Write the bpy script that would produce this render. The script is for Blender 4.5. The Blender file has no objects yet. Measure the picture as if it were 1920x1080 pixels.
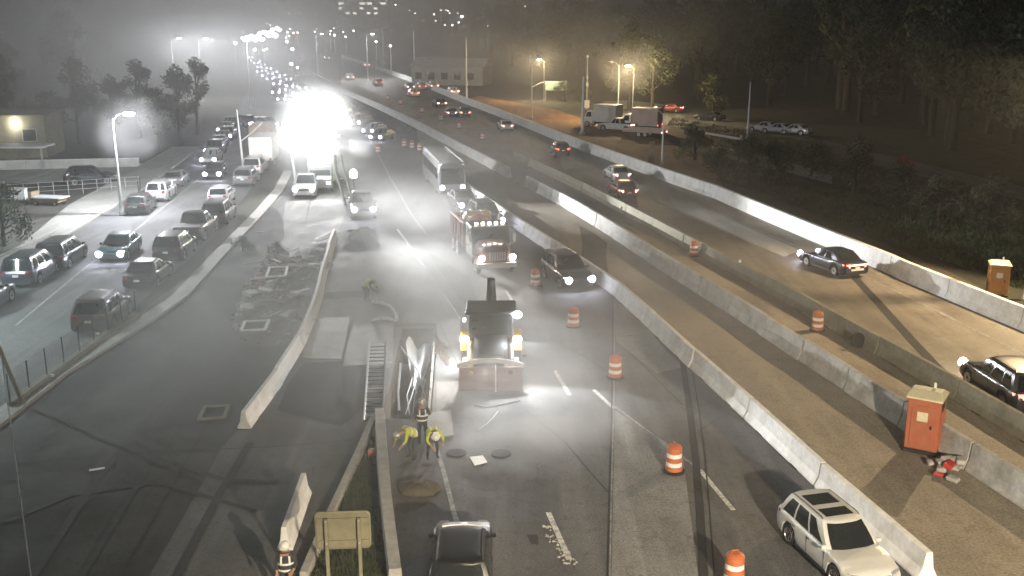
import bpy, bmesh, math, random
from mathutils import Vector, Matrix
random.seed(7)
sc = bpy.context.scene
COL = sc.collection
R = math.radians

# ---------------------------------------------------------------- camera
CAM_H, PITCH, FOC = 15.0, R(14.74), 1900.0        # FOC in pixels of a 1920 wide frame
cam_data = bpy.data.cameras.new("camera")
cam_data.sensor_width = 36.0
cam_data.lens = 36.0 * FOC / 1920.0
cam_data.clip_end = 6000.0
cam_data.clip_start = 0.2
cam = bpy.data.objects.new("camera", cam_data)
COL.objects.link(cam)
cam.location = (0, 0, CAM_H)
cam.rotation_euler = (R(90) - PITCH, 0, 0)
sc.camera = cam

# ---------------------------------------------------------------- world / exposure
world = bpy.data.worlds.new("World")
sc.world = world
world.use_nodes = True
wn = world.node_tree
bg = wn.nodes["Background"]
sky = wn.nodes.new("ShaderNodeTexSky")
sky.sky_type = 'NISHITA'
sky.sun_disc = False
sky.sun_elevation = R(8)
sky.sun_rotation = R(200)
hsv = wn.nodes.new("ShaderNodeHueSaturation")
hsv.inputs["Saturation"].default_value = 0.15
wn.links.new(sky.outputs[0], hsv.inputs["Color"])
wn.links.new(hsv.outputs[0], bg.inputs["Color"])
SKY_STRENGTH = 0.015
bg.inputs["Strength"].default_value = SKY_STRENGTH
sun_d = bpy.data.lights.new("moonlight", 'SUN')
sun_d.energy = 0.006
sun_d.angle = R(12)
sun_d.color = (0.85, 0.92, 1.0)
sun = bpy.data.objects.new("moonlight", sun_d)
COL.objects.link(sun)
sun.rotation_euler = (R(35), 0, R(20))
vs = sc.view_settings
vs.view_transform = 'Standard'
vs.look = 'None'
vs.gamma = 1.0
vs.exposure = 0.0
vs.use_curve_mapping = False
cy = sc.cycles
cy.max_bounces = 4
cy.diffuse_bounces = 2
cy.glossy_bounces = 2
cy.transmission_bounces = 3
cy.volume_bounces = 1
cy.transparent_max_bounces = 6
cy.sample_clamp_indirect = 4.0
cy.sample_clamp_direct = 20.0
cy.use_denoising = True
cy.use_adaptive_sampling = True
cy.adaptive_threshold = 0.07
cy.caustics_reflective = False
cy.caustics_refractive = False
cy.volume_step_rate = 4.0
cy.volume_max_steps = 40

# light strengths in one place
HAZE_DENSITY = 0.00042
FLOOD_W = 14000.0
SODIUM_W = 12000.0
HEAD_W = 1300.0
WORK_W = 1000.0

# ---------------------------------------------------------------- pixel -> ground
cp, sp = math.cos(PITCH), math.sin(PITCH)
def G(px, py, z=0.0):
    """The point at height z that is seen at pixel (px, py) of the 1920 x 1080 photograph."""
    x = (px - 960.0) / FOC
    d = (py - 540.0) / FOC
    v = Vector((x, cp - d * sp, -sp - d * cp))
    t = (z - CAM_H) / v.z
    return Vector((v.x * t, v.y * t, z))
def AT(px, py, dist):
    """The point at forward distance dist seen at the pixel."""
    x = (px - 960.0) / FOC
    d = (py - 540.0) / FOC
    v = Vector((x, cp - d * sp, -sp - d * cp))
    t = dist / v.y
    return Vector((v.x * t, dist, CAM_H + v.z * t))
def PX(p):
    """Ground point -> pixel."""
    dx, dy, dz = p[0], p[1], p[2] - CAM_H
    depth = dy * cp - dz * sp
    up = dy * sp + dz * cp
    return 960 + FOC * dx / depth, 540 - FOC * up / depth
def yaw(d):
    return math.atan2(-d[0], d[1])      # rotation that turns local +Y to direction d

# ---------------------------------------------------------------- materials
MATS = {}
def nodes_of(name):
    m = bpy.data.materials.new(name)
    m.use_nodes = True
    nt = m.node_tree
    return m, nt, nt.nodes["Principled BSDF"]
def mat(name, col, rough=0.6, metal=0.0, var=0.25, scale=6.0, bump=0.0, coat=0.0, dirt=None, dirt_scale=1.5, dirt_amt=0.5, world=False, spec=None, stretch=None):
    if name in MATS: return MATS[name]
    m, nt, b = nodes_of(name)
    L, N = nt.links, nt.nodes
    if world:
        g = N.new("ShaderNodeNewGeometry"); vec = g.outputs["Position"]
    else:
        g = N.new("ShaderNodeTexCoord"); vec = g.outputs["Object"]
    if stretch:
        mp = N.new("ShaderNodeMapping"); mp.inputs["Scale"].default_value = stretch
        L.new(vec, mp.inputs["Vector"]); vec2 = mp.outputs[0]
    else: vec2 = vec
    n1 = N.new("ShaderNodeTexNoise"); n1.inputs["Scale"].default_value = scale; n1.inputs["Detail"].default_value = 6; n1.inputs["Roughness"].default_value = 0.65
    L.new(vec, n1.inputs["Vector"])
    rp = N.new("ShaderNodeValToRGB")
    lo = [max(0, c * (1 - var)) for c in col]; hi = [min(1, c * (1 + var)) for c in col]
    rp.color_ramp.elements[0].color = (*lo, 1); rp.color_ramp.elements[1].color = (*hi, 1)
    rp.color_ramp.elements[0].position = 0.3; rp.color_ramp.elements[1].position = 0.7
    L.new(n1.outputs["Fac"], rp.inputs["Fac"])
    out = rp.outputs["Color"]
    if dirt:
        n2 = N.new("ShaderNodeTexNoise"); n2.inputs["Scale"].default_value = dirt_scale; n2.inputs["Detail"].default_value = 5; n2.inputs["Roughness"].default_value = 0.6
        L.new(vec2, n2.inputs["Vector"])
        r2 = N.new("ShaderNodeMapRange"); r2.inputs[1].default_value = 0.42; r2.inputs[2].default_value = 0.68; r2.inputs[4].default_value = dirt_amt
        L.new(n2.outputs["Fac"], r2.inputs[0])
        mx = N.new("ShaderNodeMixRGB"); mx.inputs[2].default_value = (*dirt, 1)
        L.new(r2.outputs[0], mx.inputs[0]); L.new(out, mx.inputs[1]); out = mx.outputs[0]
    L.new(out, b.inputs["Base Color"])
    b.inputs["Roughness"].default_value = rough
    b.inputs["Metallic"].default_value = metal
    if spec is not None: b.inputs["Specular IOR Level"].default_value = spec
    if coat: b.inputs["Coat Weight"].default_value = coat; b.inputs["Coat Roughness"].default_value = 0.08
    if bump:
        bp = N.new("ShaderNodeBump"); bp.inputs["Strength"].default_value = bump; bp.inputs["Distance"].default_value = 0.03
        n3 = N.new("ShaderNodeTexNoise"); n3.inputs["Scale"].default_value = scale * 4; n3.inputs["Detail"].default_value = 4
        L.new(vec, n3.inputs["Vector"]); L.new(n3.outputs["Fac"], bp.inputs["Height"]); L.new(bp.outputs[0], b.inputs["Normal"])
    MATS[name] = m
    return m
def pave(name, col, stain, patch, rough=0.8, s=1.0, crack=True, tint=None):
    """road surface: aggregate grain, broad stains along the lanes, tar patches and cracks, all in world space"""
    if name in MATS: return MATS[name]
    m, nt, b = nodes_of(name)
    L, N = nt.links, nt.nodes
    pos = N.new("ShaderNodeNewGeometry").outputs["Position"]
    def noise(sc_, det, vec, ro=0.6):
        n = N.new("ShaderNodeTexNoise"); n.inputs["Scale"].default_value = sc_; n.inputs["Detail"].default_value = det; n.inputs["Roughness"].default_value = ro
        L.new(vec, n.inputs["Vector"]); return n.outputs["Fac"]
    def mapr(v, a, c, lo, hi):
        r = N.new("ShaderNodeMapRange"); r.inputs[1].default_value = a; r.inputs[2].default_value = c; r.inputs[3].default_value = lo; r.inputs[4].default_value = hi
        L.new(v, r.inputs[0]); return r.outputs[0]
    def mix(f, a, c, mode='MIX'):
        x = N.new("ShaderNodeMixRGB"); x.blend_type = mode
        if hasattr(f, "is_linked") or not isinstance(f, float): L.new(f, x.inputs[0])
        else: x.inputs[0].default_value = f
        for i, v in ((1, a), (2, c)):
            if isinstance(v, tuple): x.inputs[i].default_value = (*v, 1)
            else: L.new(v, x.inputs[i])
        return x.outputs[0]
    mp = N.new("ShaderNodeMapping"); mp.inputs["Scale"].default_value = (1.0, 0.07, 1.0); mp.inputs["Rotation"].default_value = (0, 0, R(-9))
    L.new(pos, mp.inputs["Vector"])
    grain = noise(14 * s, 5, pos, 0.85)
    c = mix(mapr(noise(0.16 * s, 6, pos), 0.40, 0.62, 0, 1), col, stain)
    c = mix(mapr(noise(0.9 * s, 5, mp.outputs[0]), 0.46, 0.66, 0, 0.9), c, patch)
    c = mix(mapr(noise(2.2 * s, 8, pos, 0.7), 0.52, 0.70, 0, 0.75), c, tuple(v * .7 for v in stain))
    if tint: c = mix(mapr(noise(0.35, 4, pos), 0.5, 0.7, 0, 0.6), c, tint)
    g2 = N.new("ShaderNodeMixRGB"); g2.blend_type = 'MULTIPLY'; g2.inputs[0].default_value = 1.0
    L.new(c, g2.inputs[1])
    gr = N.new("ShaderNodeCombineColor"); v = mapr(grain, 0.3, 0.7, 0.4, 1.7)
    for i in range(3): L.new(v, gr.inputs[i])
    L.new(gr.outputs[0], g2.inputs[2]); c = g2.outputs[0]
    if crack:
        vo = N.new("ShaderNodeTexVoronoi"); vo.feature = 'DISTANCE_TO_EDGE'; vo.inputs["Scale"].default_value = 0.22
        wv = N.new("ShaderNodeMixRGB"); wv.blend_type = 'ADD'; wv.inputs[0].default_value = 0.9
        nn = N.new("ShaderNodeTexNoise"); nn.inputs["Scale"].default_value = 0.8; nn.inputs["Detail"].default_value = 6
        L.new(pos, nn.inputs["Vector"]); L.new(pos, wv.inputs[1]); L.new(nn.outputs["Color"], wv.inputs[2]); L.new(wv.outputs[0], vo.inputs["Vector"])
        cm = N.new("ShaderNodeMath"); cm.operation = 'MULTIPLY'
        L.new(mapr(vo.outputs["Distance"], 0.002, 0.010, 0.7, 0.0), cm.inputs[0]); L.new(mapr(noise(0.12, 3, pos), 0.54, 0.62, 0, 1), cm.inputs[1])
        c = mix(cm.outputs[0], c, (0.012, 0.012, 0.012))
    L.new(c, b.inputs["Base Color"])
    L.new(mapr(noise(0.5 * s, 5, pos), 0.3, 0.7, rough - 0.10, rough + 0.14), b.inputs["Roughness"])
    bp = N.new("ShaderNodeBump"); bp.inputs["Strength"].default_value = 0.5; bp.inputs["Distance"].default_value = 0.02
    L.new(grain, bp.inputs["Height"]); L.new(bp.outputs[0], b.inputs["Normal"])
    MATS[name] = m
    return m
def glow(name, col, strength, sample=True):
    if name in MATS: return MATS[name]
    m, nt, b = nodes_of(name)
    b.inputs["Base Color"].default_value = (0.8, 0.8, 0.8, 1)
    b.inputs["Emission Color"].default_value = (*col, 1)
    b.inputs["Emission Strength"].default_value = strength
    if not sample: m.cycles.emission_sampling = 'NONE'
    MATS[name] = m
    return m
def glass(name, tint=(0.015, 0.018, 0.02), rough=0.06):
    return mat(name, tint, rough, 0.0, 0.1, 3.0, spec=0.6)

M_ASPHALT = pave("asphalt", (0.095, 0.096, 0.098), (0.06, 0.06, 0.062), (0.135, 0.135, 0.135))
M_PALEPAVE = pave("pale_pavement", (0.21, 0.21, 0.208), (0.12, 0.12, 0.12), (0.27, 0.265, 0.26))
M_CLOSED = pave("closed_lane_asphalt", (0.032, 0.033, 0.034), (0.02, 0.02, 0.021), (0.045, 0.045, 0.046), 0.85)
M_RAMP = pave("dusty_ramp", (0.26, 0.225, 0.175), (0.19, 0.165, 0.13), (0.31, 0.27, 0.21), 0.75, 0.8, False)
M_CARR = pave("worn_concrete_road", (0.17, 0.15, 0.122), (0.105, 0.09, 0.074), (0.215, 0.197, 0.168), 0.6, 0.9)
M_STREET = pave("street_asphalt", (0.10, 0.102, 0.106), (0.06, 0.06, 0.064), (0.14, 0.14, 0.145))
M_LOT = pave("parking_asphalt", (0.07, 0.068, 0.06), (0.045, 0.044, 0.04), (0.09, 0.088, 0.078))
M_WALK = pave("sidewalk_concrete", (0.30, 0.30, 0.285), (0.22, 0.22, 0.21), (0.35, 0.35, 0.33), 0.8, 1, False)
M_SOIL = pave("bare_soil", (0.085, 0.068, 0.048), (0.05, 0.042, 0.03), (0.12, 0.095, 0.065), 0.9, 1.2, False, tint=(0.04, 0.048, 0.022))
M_CLAY = pave("orange_clay", (0.22, 0.11, 0.042), (0.14, 0.07, 0.03), (0.27, 0.145, 0.06), 0.9, 1.2, False)
M_GROUND = pave("dark_ground", (0.035, 0.035, 0.026), (0.025, 0.026, 0.018), (0.045, 0.042, 0.032), 0.9, 1, False)
M_BARW = mat("white_barrier_concrete", (0.78, 0.78, 0.77), 0.7, 0, 0.12, 5, 0.25, dirt=(0.40, 0.38, 0.35), dirt_scale=1.4, dirt_amt=0.45, world=True)
M_BARG = mat("grey_barrier_concrete", (0.40, 0.40, 0.39), 0.8, 0, 0.2, 5, 0.3, dirt=(0.16, 0.155, 0.14), dirt_scale=1.2, dirt_amt=0.6, world=True)
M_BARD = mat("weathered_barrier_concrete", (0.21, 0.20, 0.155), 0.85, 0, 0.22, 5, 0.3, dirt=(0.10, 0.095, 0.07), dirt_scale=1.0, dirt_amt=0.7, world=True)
M_CONC = mat("concrete", (0.38, 0.37, 0.35), 0.8, 0, 0.2, 4, 0.3, dirt=(0.2, 0.19, 0.17), dirt_scale=1.5)
M_PAINT = mat("road_paint", (0.66, 0.66, 0.63), 0.6, 0, 0.2, 9, 0.1, dirt=(0.10, 0.10, 0.10), dirt_scale=5, dirt_amt=0.75, world=True)
M_OLDPAINT = mat("worn_road_paint", (0.30, 0.30, 0.28), 0.7, 0, 0.3, 9, 0.1, dirt=(0.07, 0.07, 0.07), dirt_scale=3, dirt_amt=0.9, world=True)
M_YPAINT = mat("yellow_road_paint", (0.5, 0.36, 0.07), 0.6, 0, 0.2, 9, 0.1, dirt=(0.1, 0.09, 0.06), dirt_scale=4, dirt_amt=0.8, world=True)
M_TAR = mat("tar_seal", (0.018, 0.018, 0.019), 0.85, 0, 0.3, 8, 0.1, world=True)
M_STEEL = mat("steel_plate", (0.27, 0.27, 0.27), 0.6, 0.2, 0.25, 2.5, 0.15, dirt=(0.16, 0.12, 0.09), dirt_scale=1.2, dirt_amt=0.6)
M_GALV = mat("galvanised_steel", (0.45, 0.46, 0.46), 0.45, 0.6, 0.15, 8)
M_WHITEMETAL = mat("white_painted_pole", (0.66, 0.66, 0.64), 0.5, 0.1, 0.08, 6)
M_DARKMETAL = mat("dark_metal", (0.03, 0.03, 0.032), 0.5, 0.5, 0.2, 8)
M_RUBBER = mat("rubber", (0.018, 0.018, 0.018), 0.8, 0, 0.3, 10, 0.2)
M_RIM = mat("wheel_rim_alloy", (0.5, 0.5, 0.52), 0.3, 0.9, 0.1, 8)
M_GLASS = glass("tinted_glass")
M_BLACKPL = mat("black_plastic", (0.02, 0.02, 0.02), 0.5, 0, 0.2, 8)
M_ORANGE = mat("drum_orange", (0.50, 0.15, 0.06), 0.5, 0, 0.12, 6, dirt=(0.25, 0.08, 0.04), dirt_scale=3)
M_REFLW = mat("drum_white_band", (0.75, 0.74, 0.72), 0.4, 0, 0.1, 6)
M_POTTY = mat("orange_plastic_panel", (0.34, 0.095, 0.045), 0.5, 0, 0.15, 3, dirt=(0.3, 0.12, 0.07), dirt_scale=2)
M_POTTY2 = mat("faded_orange_panel", (0.42, 0.19, 0.05), 0.5, 0, 0.15, 3, dirt=(0.3, 0.15, 0.06), dirt_scale=2)
M_POTTYROOF = mat("pale_roof_plastic", (0.55, 0.52, 0.36), 0.5, 0, 0.12, 4)
M_YELLOW = mat("machine_yellow", (0.55, 0.36, 0.04), 0.45, 0, 0.15, 4, coat=0.2, dirt=(0.18, 0.13, 0.06), dirt_scale=2)
M_REDPAINT = mat("truck_red_paint", (0.095, 0.032, 0.026), 0.35, 0, 0.15, 4, coat=0.5, dirt=(0.16, 0.07, 0.05), dirt_scale=2)
M_RUST = mat("rusty_brown_steel", (0.17, 0.075, 0.05), 0.75, 0.1, 0.3, 4, 0.3)
M_CLOTH = mat("white_geotextile", (0.66, 0.68, 0.68), 0.9, 0, 0.1, 5, 0.3)
M_HIVIS = mat("hi_vis_yellow", (0.55, 0.60, 0.05), 0.7, 0, 0.15, 8)
M_HIVISP = mat("hi_vis_orange", (0.65, 0.16, 0.04), 0.7, 0, 0.15, 8)
M_STRIPE = mat("silver_tape", (0.8, 0.8, 0.76), 0.35, 0.1, 0.05, 8)
M_SKIN = mat("skin", (0.36, 0.21, 0.15), 0.6, 0, 0.1, 10)
M_DENIM = mat("dark_work_trousers", (0.035, 0.037, 0.045), 0.85, 0, 0.25, 14)
M_HELMET = mat("white_helmet", (0.8, 0.8, 0.78), 0.35, 0, 0.05, 8)
M_LEAF = mat("leaf", (0.035, 0.045, 0.02), 0.7, 0, 0.5, 0.6, world=True)
M_LEAF2 = mat("pale_leaf", (0.085, 0.10, 0.035), 0.7, 0, 0.4, 0.7, world=True)
M_BARK = mat("bark", (0.034, 0.029, 0.024), 0.9, 0, 0.3, 6, 0.4)
M_GRASS = mat("grass_blades", (0.04, 0.055, 0.018), 0.8, 0, 0.5, 2.0, world=True)
M_WOOD = mat("weathered_wood", (0.24, 0.19, 0.12), 0.85, 0, 0.3, 5, 0.3)
M_SIGNBACK = mat("bare_sign_back", (0.22, 0.205, 0.135), 0.6, 0.1, 0.1, 4, dirt=(0.3, 0.28, 0.2), dirt_scale=2)
M_PALEGREEN = mat("pale_green_sheeting", (0.30, 0.42, 0.38), 0.5, 0.0, 0.1, 2)
M_RED = mat("red_sheeting", (0.42, 0.03, 0.025), 0.5, 0, 0.1, 4)
M_WALLP = mat("pale_wall", (0.46, 0.46, 0.44), 0.8, 0, 0.12, 2, 0.2, dirt=(0.25, 0.25, 0.24), dirt_scale=0.6)
M_ROOFW = mat("white_roof_sheet", (0.6, 0.62, 0.63), 0.6, 0, 0.1, 2, dirt=(0.35, 0.35, 0.35), dirt_scale=0.8)
M_BOXW = mat("white_truck_box", (0.72, 0.70, 0.67), 0.45, 0, 0.08, 2, dirt=(0.4, 0.36, 0.3), dirt_scale=1)
M_BOXB = mat("beige_truck_box", (0.55, 0.43, 0.36), 0.5, 0, 0.1, 2, dirt=(0.35, 0.26, 0.2), dirt_scale=1)
M_MOUND = mat("pinkish_tarpaulin", (0.36, 0.20, 0.18), 0.8, 0, 0.15, 3, 0.3)

E_FLOOD = glow("flood_lens", (1.0, 1.0, 0.97), 400, False)
E_HEAD = glow("headlight_lens", (0.80, 0.82, 1.0), 90, False)
E_HEADFAR = glow("far_headlight_lens", (0.74, 0.70, 1.0), 1400, False)
E_WARM = glow("warm_lamp_lens", (1.0, 0.85, 0.72), 60, False)
E_SOD = glow("sodium_lens", (1.0, 0.88, 0.6), 500, False)
E_LED = glow("white_lamp_lens", (0.95, 0.97, 1.0), 500, False)
E_TAIL = glow("tail_lens", (1.0, 0.10, 0.06), 5, False)
E_TAILW = glow("bright_tail_lens", (1.0, 0.42, 0.36), 9, False)
M_TAILOFF = mat("red_lens", (0.25, 0.012, 0.012), 0.25, 0, 0.05, 8)
M_LENSOFF = mat("clear_lens", (0.65, 0.66, 0.7), 0.12, 0.3, 0.05, 8)
E_BAR = glow("tail_bar_lens", (1.0, 0.30, 0.22), 7, False)
E_WIN = glow("lit_window", (1.0, 0.93, 0.8), 2.5, False)
E_FAR = glow("far_lamp_lens", (1.0, 0.97, 0.92), 40, False)
E_AMBER = glow("green_beacon_lens", (0.78, 1.0, 0.6), 30, False)

# ---------------------------------------------------------------- mesh builder
class MB:
    def __init__(s): s.v = []; s.f = []; s.m = []; s.mats = []
    def slot(s, m):
        if m is None: return 0
        if m not in s.mats: s.mats.append(m)
        return s.mats.index(m)
    def add(s, vs_, fs, m=None, M=None):
        o = len(s.v); k = s.slot(m)
        s.v += [tuple(M @ Vector(p)) if M is not None else tuple(p) for p in vs_]
        s.f += [tuple(i + o for i in f) for f in fs]; s.m += [k] * len(fs)
        return s
    def box(s, x0, x1, y0, y1, z0, z1, m=None, M=None):
        v = [(x, y, z) for z in (z0, z1) for y in (y0, y1) for x in (x0, x1)]
        f = [(0, 2, 3, 1), (4, 5, 7, 6), (0, 1, 5, 4), (2, 6, 7, 3), (0, 4, 6, 2), (1, 3, 7, 5)]
        return s.add(v, f, m, M)
    def cbox(s, c, sx, sy, sz, m=None, M=None):
        return s.box(c[0] - sx / 2, c[0] + sx / 2, c[1] - sy / 2, c[1] + sy / 2, c[2] - sz / 2, c[2] + sz / 2, m, M)
    def loft(s, rings, m=None, caps=True, M=None, close=True):
        n = len(rings[0]); v = [p for r in rings for p in r]; f = []
        for i in range(len(rings) - 1):
            for j in range(n if close else n - 1):
                a, b = i * n + j, i * n + (j + 1) % n
                f.append((a, b, b + n, a + n))
        if caps:
            f.append(tuple(range(n - 1, -1, -1))); f.append(tuple((len(rings) - 1) * n + j for j in range(n)))
        return s.add(v, f, m, M)
    def tube(s, path, rad, n=8, m=None, M=None):
        P = [Vector(p) for p in path]; rs = rad if isinstance(rad, (list, tuple)) else [rad] * len(P)
        rings = []
        up = Vector((0, 0, 1))
        for i, p in enumerate(P):
            t = (P[min(i + 1, len(P) - 1)] - P[max(i - 1, 0)])
            t = t.normalized() if t.length > 1e-9 else up
            a = t.cross(up if abs(t.z) < 0.95 else Vector((1, 0, 0))).normalized(); b = a.cross(t).normalized()
            rings.append([tuple(p + rs[i] * (math.cos(2 * math.pi * k / n) * a + math.sin(2 * math.pi * k / n) * b)) for k in range(n)])
        return s.loft(rings, m, True, M)
    def lathe(s, prof, n=14, m=None, M=None, axis='z'):
        rings = []
        for r, z in prof:
            ring = []
            for k in range(n):
                a = 2 * math.pi * k / n
                p = (r * math.cos(a), r * math.sin(a), z)
                if axis == 'x': p = (p[2], p[0], p[1])
                if axis == 'y': p = (p[0], p[2], p[1])
                ring.append(p)
            rings.append(ring)
        return s.loft(rings, m, True, M)
    def data(s, name, default=None, bevel=0.0, smooth=False):
        me = bpy.data.meshes.new(name)
        me.from_pydata(s.v, [], s.f)
        for mm in (s.mats or ([default] if default else [])): me.materials.append(mm)
        if len(s.mats) > 1: me.polygons.foreach_set("material_index", s.m)
        bm = bmesh.new(); bm.from_mesh(me)
        bmesh.ops.recalc_face_normals(bm, faces=bm.faces)
        if bevel:
            es = [e for e in bm.edges if len(e.link_faces) == 2 and e.calc_face_angle(0) > 0.5]
            bmesh.ops.bevel(bm, geom=es, offset=bevel, segments=1, affect='EDGES', profile=0.5)
        if smooth:
            for f in bm.faces: f.smooth = True
            for e in bm.edges:
                if len(e.link_faces) == 2 and e.calc_face_angle(0) > 0.7: e.smooth = False
        bm.to_mesh(me); bm.free()
        me.update()
        return me
    def obj(s, name, parent=None, default=None, bevel=0.0, smooth=False):
        return link(name, s.data(name, default, bevel, smooth), parent)
def link(name, me, parent=None):
    o = bpy.data.objects.new(name, me)
    COL.objects.link(o)
    if parent is not None: o.parent = parent
    return o
def tag(o, label, cat, group=None):
    o["label"] = label; o["category"] = cat
    if group: o["group"] = group
    return o
def struct(o): o["kind"] = "structure"; return o
def stuff(o): o["kind"] = "stuff"; return o
def thing(name, label, cat, loc=(0, 0, 0), rz=0.0, group=None):
    o = bpy.data.objects.new(name, None); COL.objects.link(o)
    o.empty_display_size = 0.3
    o.location = loc; o.rotation_euler = (0, 0, rz)
    return tag(o, label, cat, group)
def copy_tree(o, parent=None):
    c = o.copy(); COL.objects.link(c)
    if parent is not None: c.parent = parent
    for ch in o.children: copy_tree(ch, c)
    return c
def put(o, loc, rz=0.0): o.location = loc; o.rotation_euler = (0, 0, rz); return o
def spot(parent, loc, aim, watts, col, angle=70, blend=0.6, size=0.12, name="lamp_beam"):
    d = bpy.data.lights.new(name, 'SPOT'); d.energy = watts; d.color = col; d.spot_size = R(angle); d.spot_blend = blend; d.shadow_soft_size = size
    o = bpy.data.objects.new(name, d); COL.objects.link(o)
    if parent is not None: o.parent = parent
    o.location = loc
    v = Vector(aim) - Vector(loc)
    o.rotation_euler = v.to_track_quat('-Z', 'Y').to_euler()
    return o
def point(parent, loc, watts, col, size=0.2, name="lamp_light"):
    d = bpy.data.lights.new(name, 'POINT'); d.energy = watts; d.color = col; d.shadow_soft_size = size
    o = bpy.data.objects.new(name, d); COL.objects.link(o)
    if parent is not None: o.parent = parent
    o.location = loc
    return o
# ================================================================ SETTING
def sheet(name, pts, z, m, holes=()):
    bm = bmesh.new()
    es = []
    for loop in [pts] + list(holes):
        vv = [bm.verts.new((p[0], p[1], z)) for p in loop]
        for i in range(len(vv)): es.append(bm.edges.new((vv[i], vv[(i + 1) % len(vv)])))
    bmesh.ops.triangle_fill(bm, use_beauty=True, edges=es)
    for f in bm.faces:
        if f.normal.z < 0: f.normal_flip()
    me = bpy.data.meshes.new(name); bm.to_mesh(me); bm.free()
    me.materials.append(m)
    return link(name, me)
def gp(*px): return [G(x, y) for x, y in px]
W2 = lambda *a: [Vector((x, y, 0)) for x, y in a]
TRENCH = [G(727, 786), G(814, 776), G(812, 616), G(741, 616)]
tx0, tx1, ty0, ty1 = min(p.x for p in TRENCH), max(p.x for p in TRENCH), min(p.y for p in TRENCH), max(p.y for p in TRENCH)
TRENCH = W2((-5.05, ty0), (-3.15, ty0), (-3.75, ty1), (-5.55, ty1))

A_PX = [(788, 290), (828, 326), (870, 362), (950, 421), (1040, 480), (1135, 545), (1190, 586), (1250, 655), (1355, 746), (1470, 862), (1640, 1018), (1722, 1092)]
B_PX1 = [(560, 132), (600, 152), (640, 174), (710, 206), (780, 241), (870, 290), (951, 334)]
B_PX2 = [(966, 341), (1017, 368), (1067, 396), (1133, 437), (1180, 469), (1280, 535), (1347, 577), (1445, 643), (1690, 806), (1840, 905), (1960, 985)]
C_PX = [(946, 290), (1000, 316), (1067, 348), (1130, 382), (1213, 427), (1297, 474), (1413, 536), (1497, 584), (1600, 642), (1730, 718), (1920, 830), (1975, 865)]
D_PX = [(640, 108), (700, 128), (760, 150), (810, 169), (870, 194), (930, 217), (1030, 258), (1100, 286), (1240, 338), (1340, 373), (1440, 417), (1540, 460), (1657, 510), (1690, 526), (1920, 623), (1985, 652)]
wA, wB1, wB2, wC, wD = gp(*A_PX), gp(*B_PX1), gp(*B_PX2), gp(*C_PX), gp(*D_PX)
ext = lambda a, b, k: a + (a - b) * k

# base ground to the horizon, open over the trench
ground = struct(sheet("ground", W2((-1200, -60), (1200, -60), (1200, 2200), (-1200, 2200)), -0.03, M_GROUND, [TRENCH]))
main_left = W2((-19.9, -10), (-19.9, 52), (-19.6, 70), (-21, 90)) + gp((545, 255), (500, 170), (462, 112))
main_right = gp((500, 103), (600, 152), (660, 185), (745, 224), (788, 250)) + wA + W2((11.9, -10))
road = struct(sheet("road", main_left + main_right, 0.0, M_ASPHALT, [TRENCH]))
# closed, milled lanes on the left
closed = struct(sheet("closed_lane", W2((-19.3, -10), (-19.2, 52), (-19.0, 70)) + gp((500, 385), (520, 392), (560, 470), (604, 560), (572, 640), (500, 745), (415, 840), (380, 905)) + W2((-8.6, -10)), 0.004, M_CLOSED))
ramp = struct(sheet("ramp", [Vector((p.x + .3, p.y, 0)) for p in wA] + W2((12.4, 12)) + W2((24, 12)) + [wB2[i] for i in range(len(wB2) - 1, -1, -1)] + [wB1[-1], wB1[-2], wB1[-3]], 0.004, M_RAMP))
med = struct(sheet("median_strip", gp((951, 334)) + wB2 + W2((30, 12)) + list(reversed(wC)) + gp((880, 258), (800, 215), (720, 180), (640, 150), (640, 174)) + list(wB1[3:6]), 0.008, M_RAMP))
carr = struct(sheet("carriageway", gp((640, 150), (720, 180), (800, 215), (880, 258)) + wC + W2((34, 12)) + [ext(wD[-1], wD[-2], 3)] + list(reversed(wD)), 0.006, M_CARR))
berm = struct(sheet("clay_berm", gp((870, 188), (900, 180), (1040, 205), (1130, 235), (1240, 262), (1330, 300), (1375, 385), (1340, 370), (1240, 335), (1100, 283), (1030, 255), (930, 214)), 0.012, M_CLAY))
shoulder = struct(sheet("gravel_path", [p + Vector((.4, 0, 0)) for p in wD[9:]] + gp((1990, 615), (1880, 560), (1760, 500), (1640, 450), (1560, 425), (1480, 410)), 0.002, M_SOIL))
street = struct(sheet("side_street", W2((-30.9, 10), (-30.9, 56), (-32.4, 75), (-34.2, 95), (-38.2, 125), (-48, 180), (-75, 300), (-68, 300), (-36.5, 180), (-27.5, 118), (-23.8, 90), (-21.5, 72), (-20.4, 52), (-20.4, 10)), 0.003, M_STREET))
walk = struct(sheet("sidewalk", W2((-30.95, 10), (-30.95, 56), (-32.45, 75), (-34.25, 95), (-38.3, 125), (-41.8, 125), (-38.6, 98), (-37.2, 84), (-33.4, 66), (-32.6, 56), (-32.6, 10)), 0.12, M_WALK))
lot = struct(sheet("parking_lot", gp((-60, 470), (0, 395), (60, 372), (165, 352), (215, 380), (190, 388), (150, 425), (60, 478), (-40, 540)), 0.005, M_LOT))
lot2 = struct(sheet("concrete_yard", gp((-200, 350), (300, 336), (325, 306), (-200, 306)), 0.006, M_WALK))
upper_road = struct(sheet("upper_road", gp((1115, 205), (1240, 212), (1330, 216), (1500, 252), (1700, 300), (1960, 360), (1960, 385), (1600, 300), (1400, 268), (1330, 252), (1240, 232), (1115, 222)), 0.004, M_STREET))
wet_strip = struct(sheet("wet_access_road", gp((1130, 190), (1180, 188), (1245, 196), (1245, 208), (1180, 204), (1130, 204)), 0.008, M_WALK))
side_drive = struct(sheet("access_drive", gp((1330, 272), (1392, 282), (1470, 300), (1560, 330), (1560, 345), (1470, 322), (1400, 306), (1345, 290)), 0.006, M_WALK))

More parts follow.
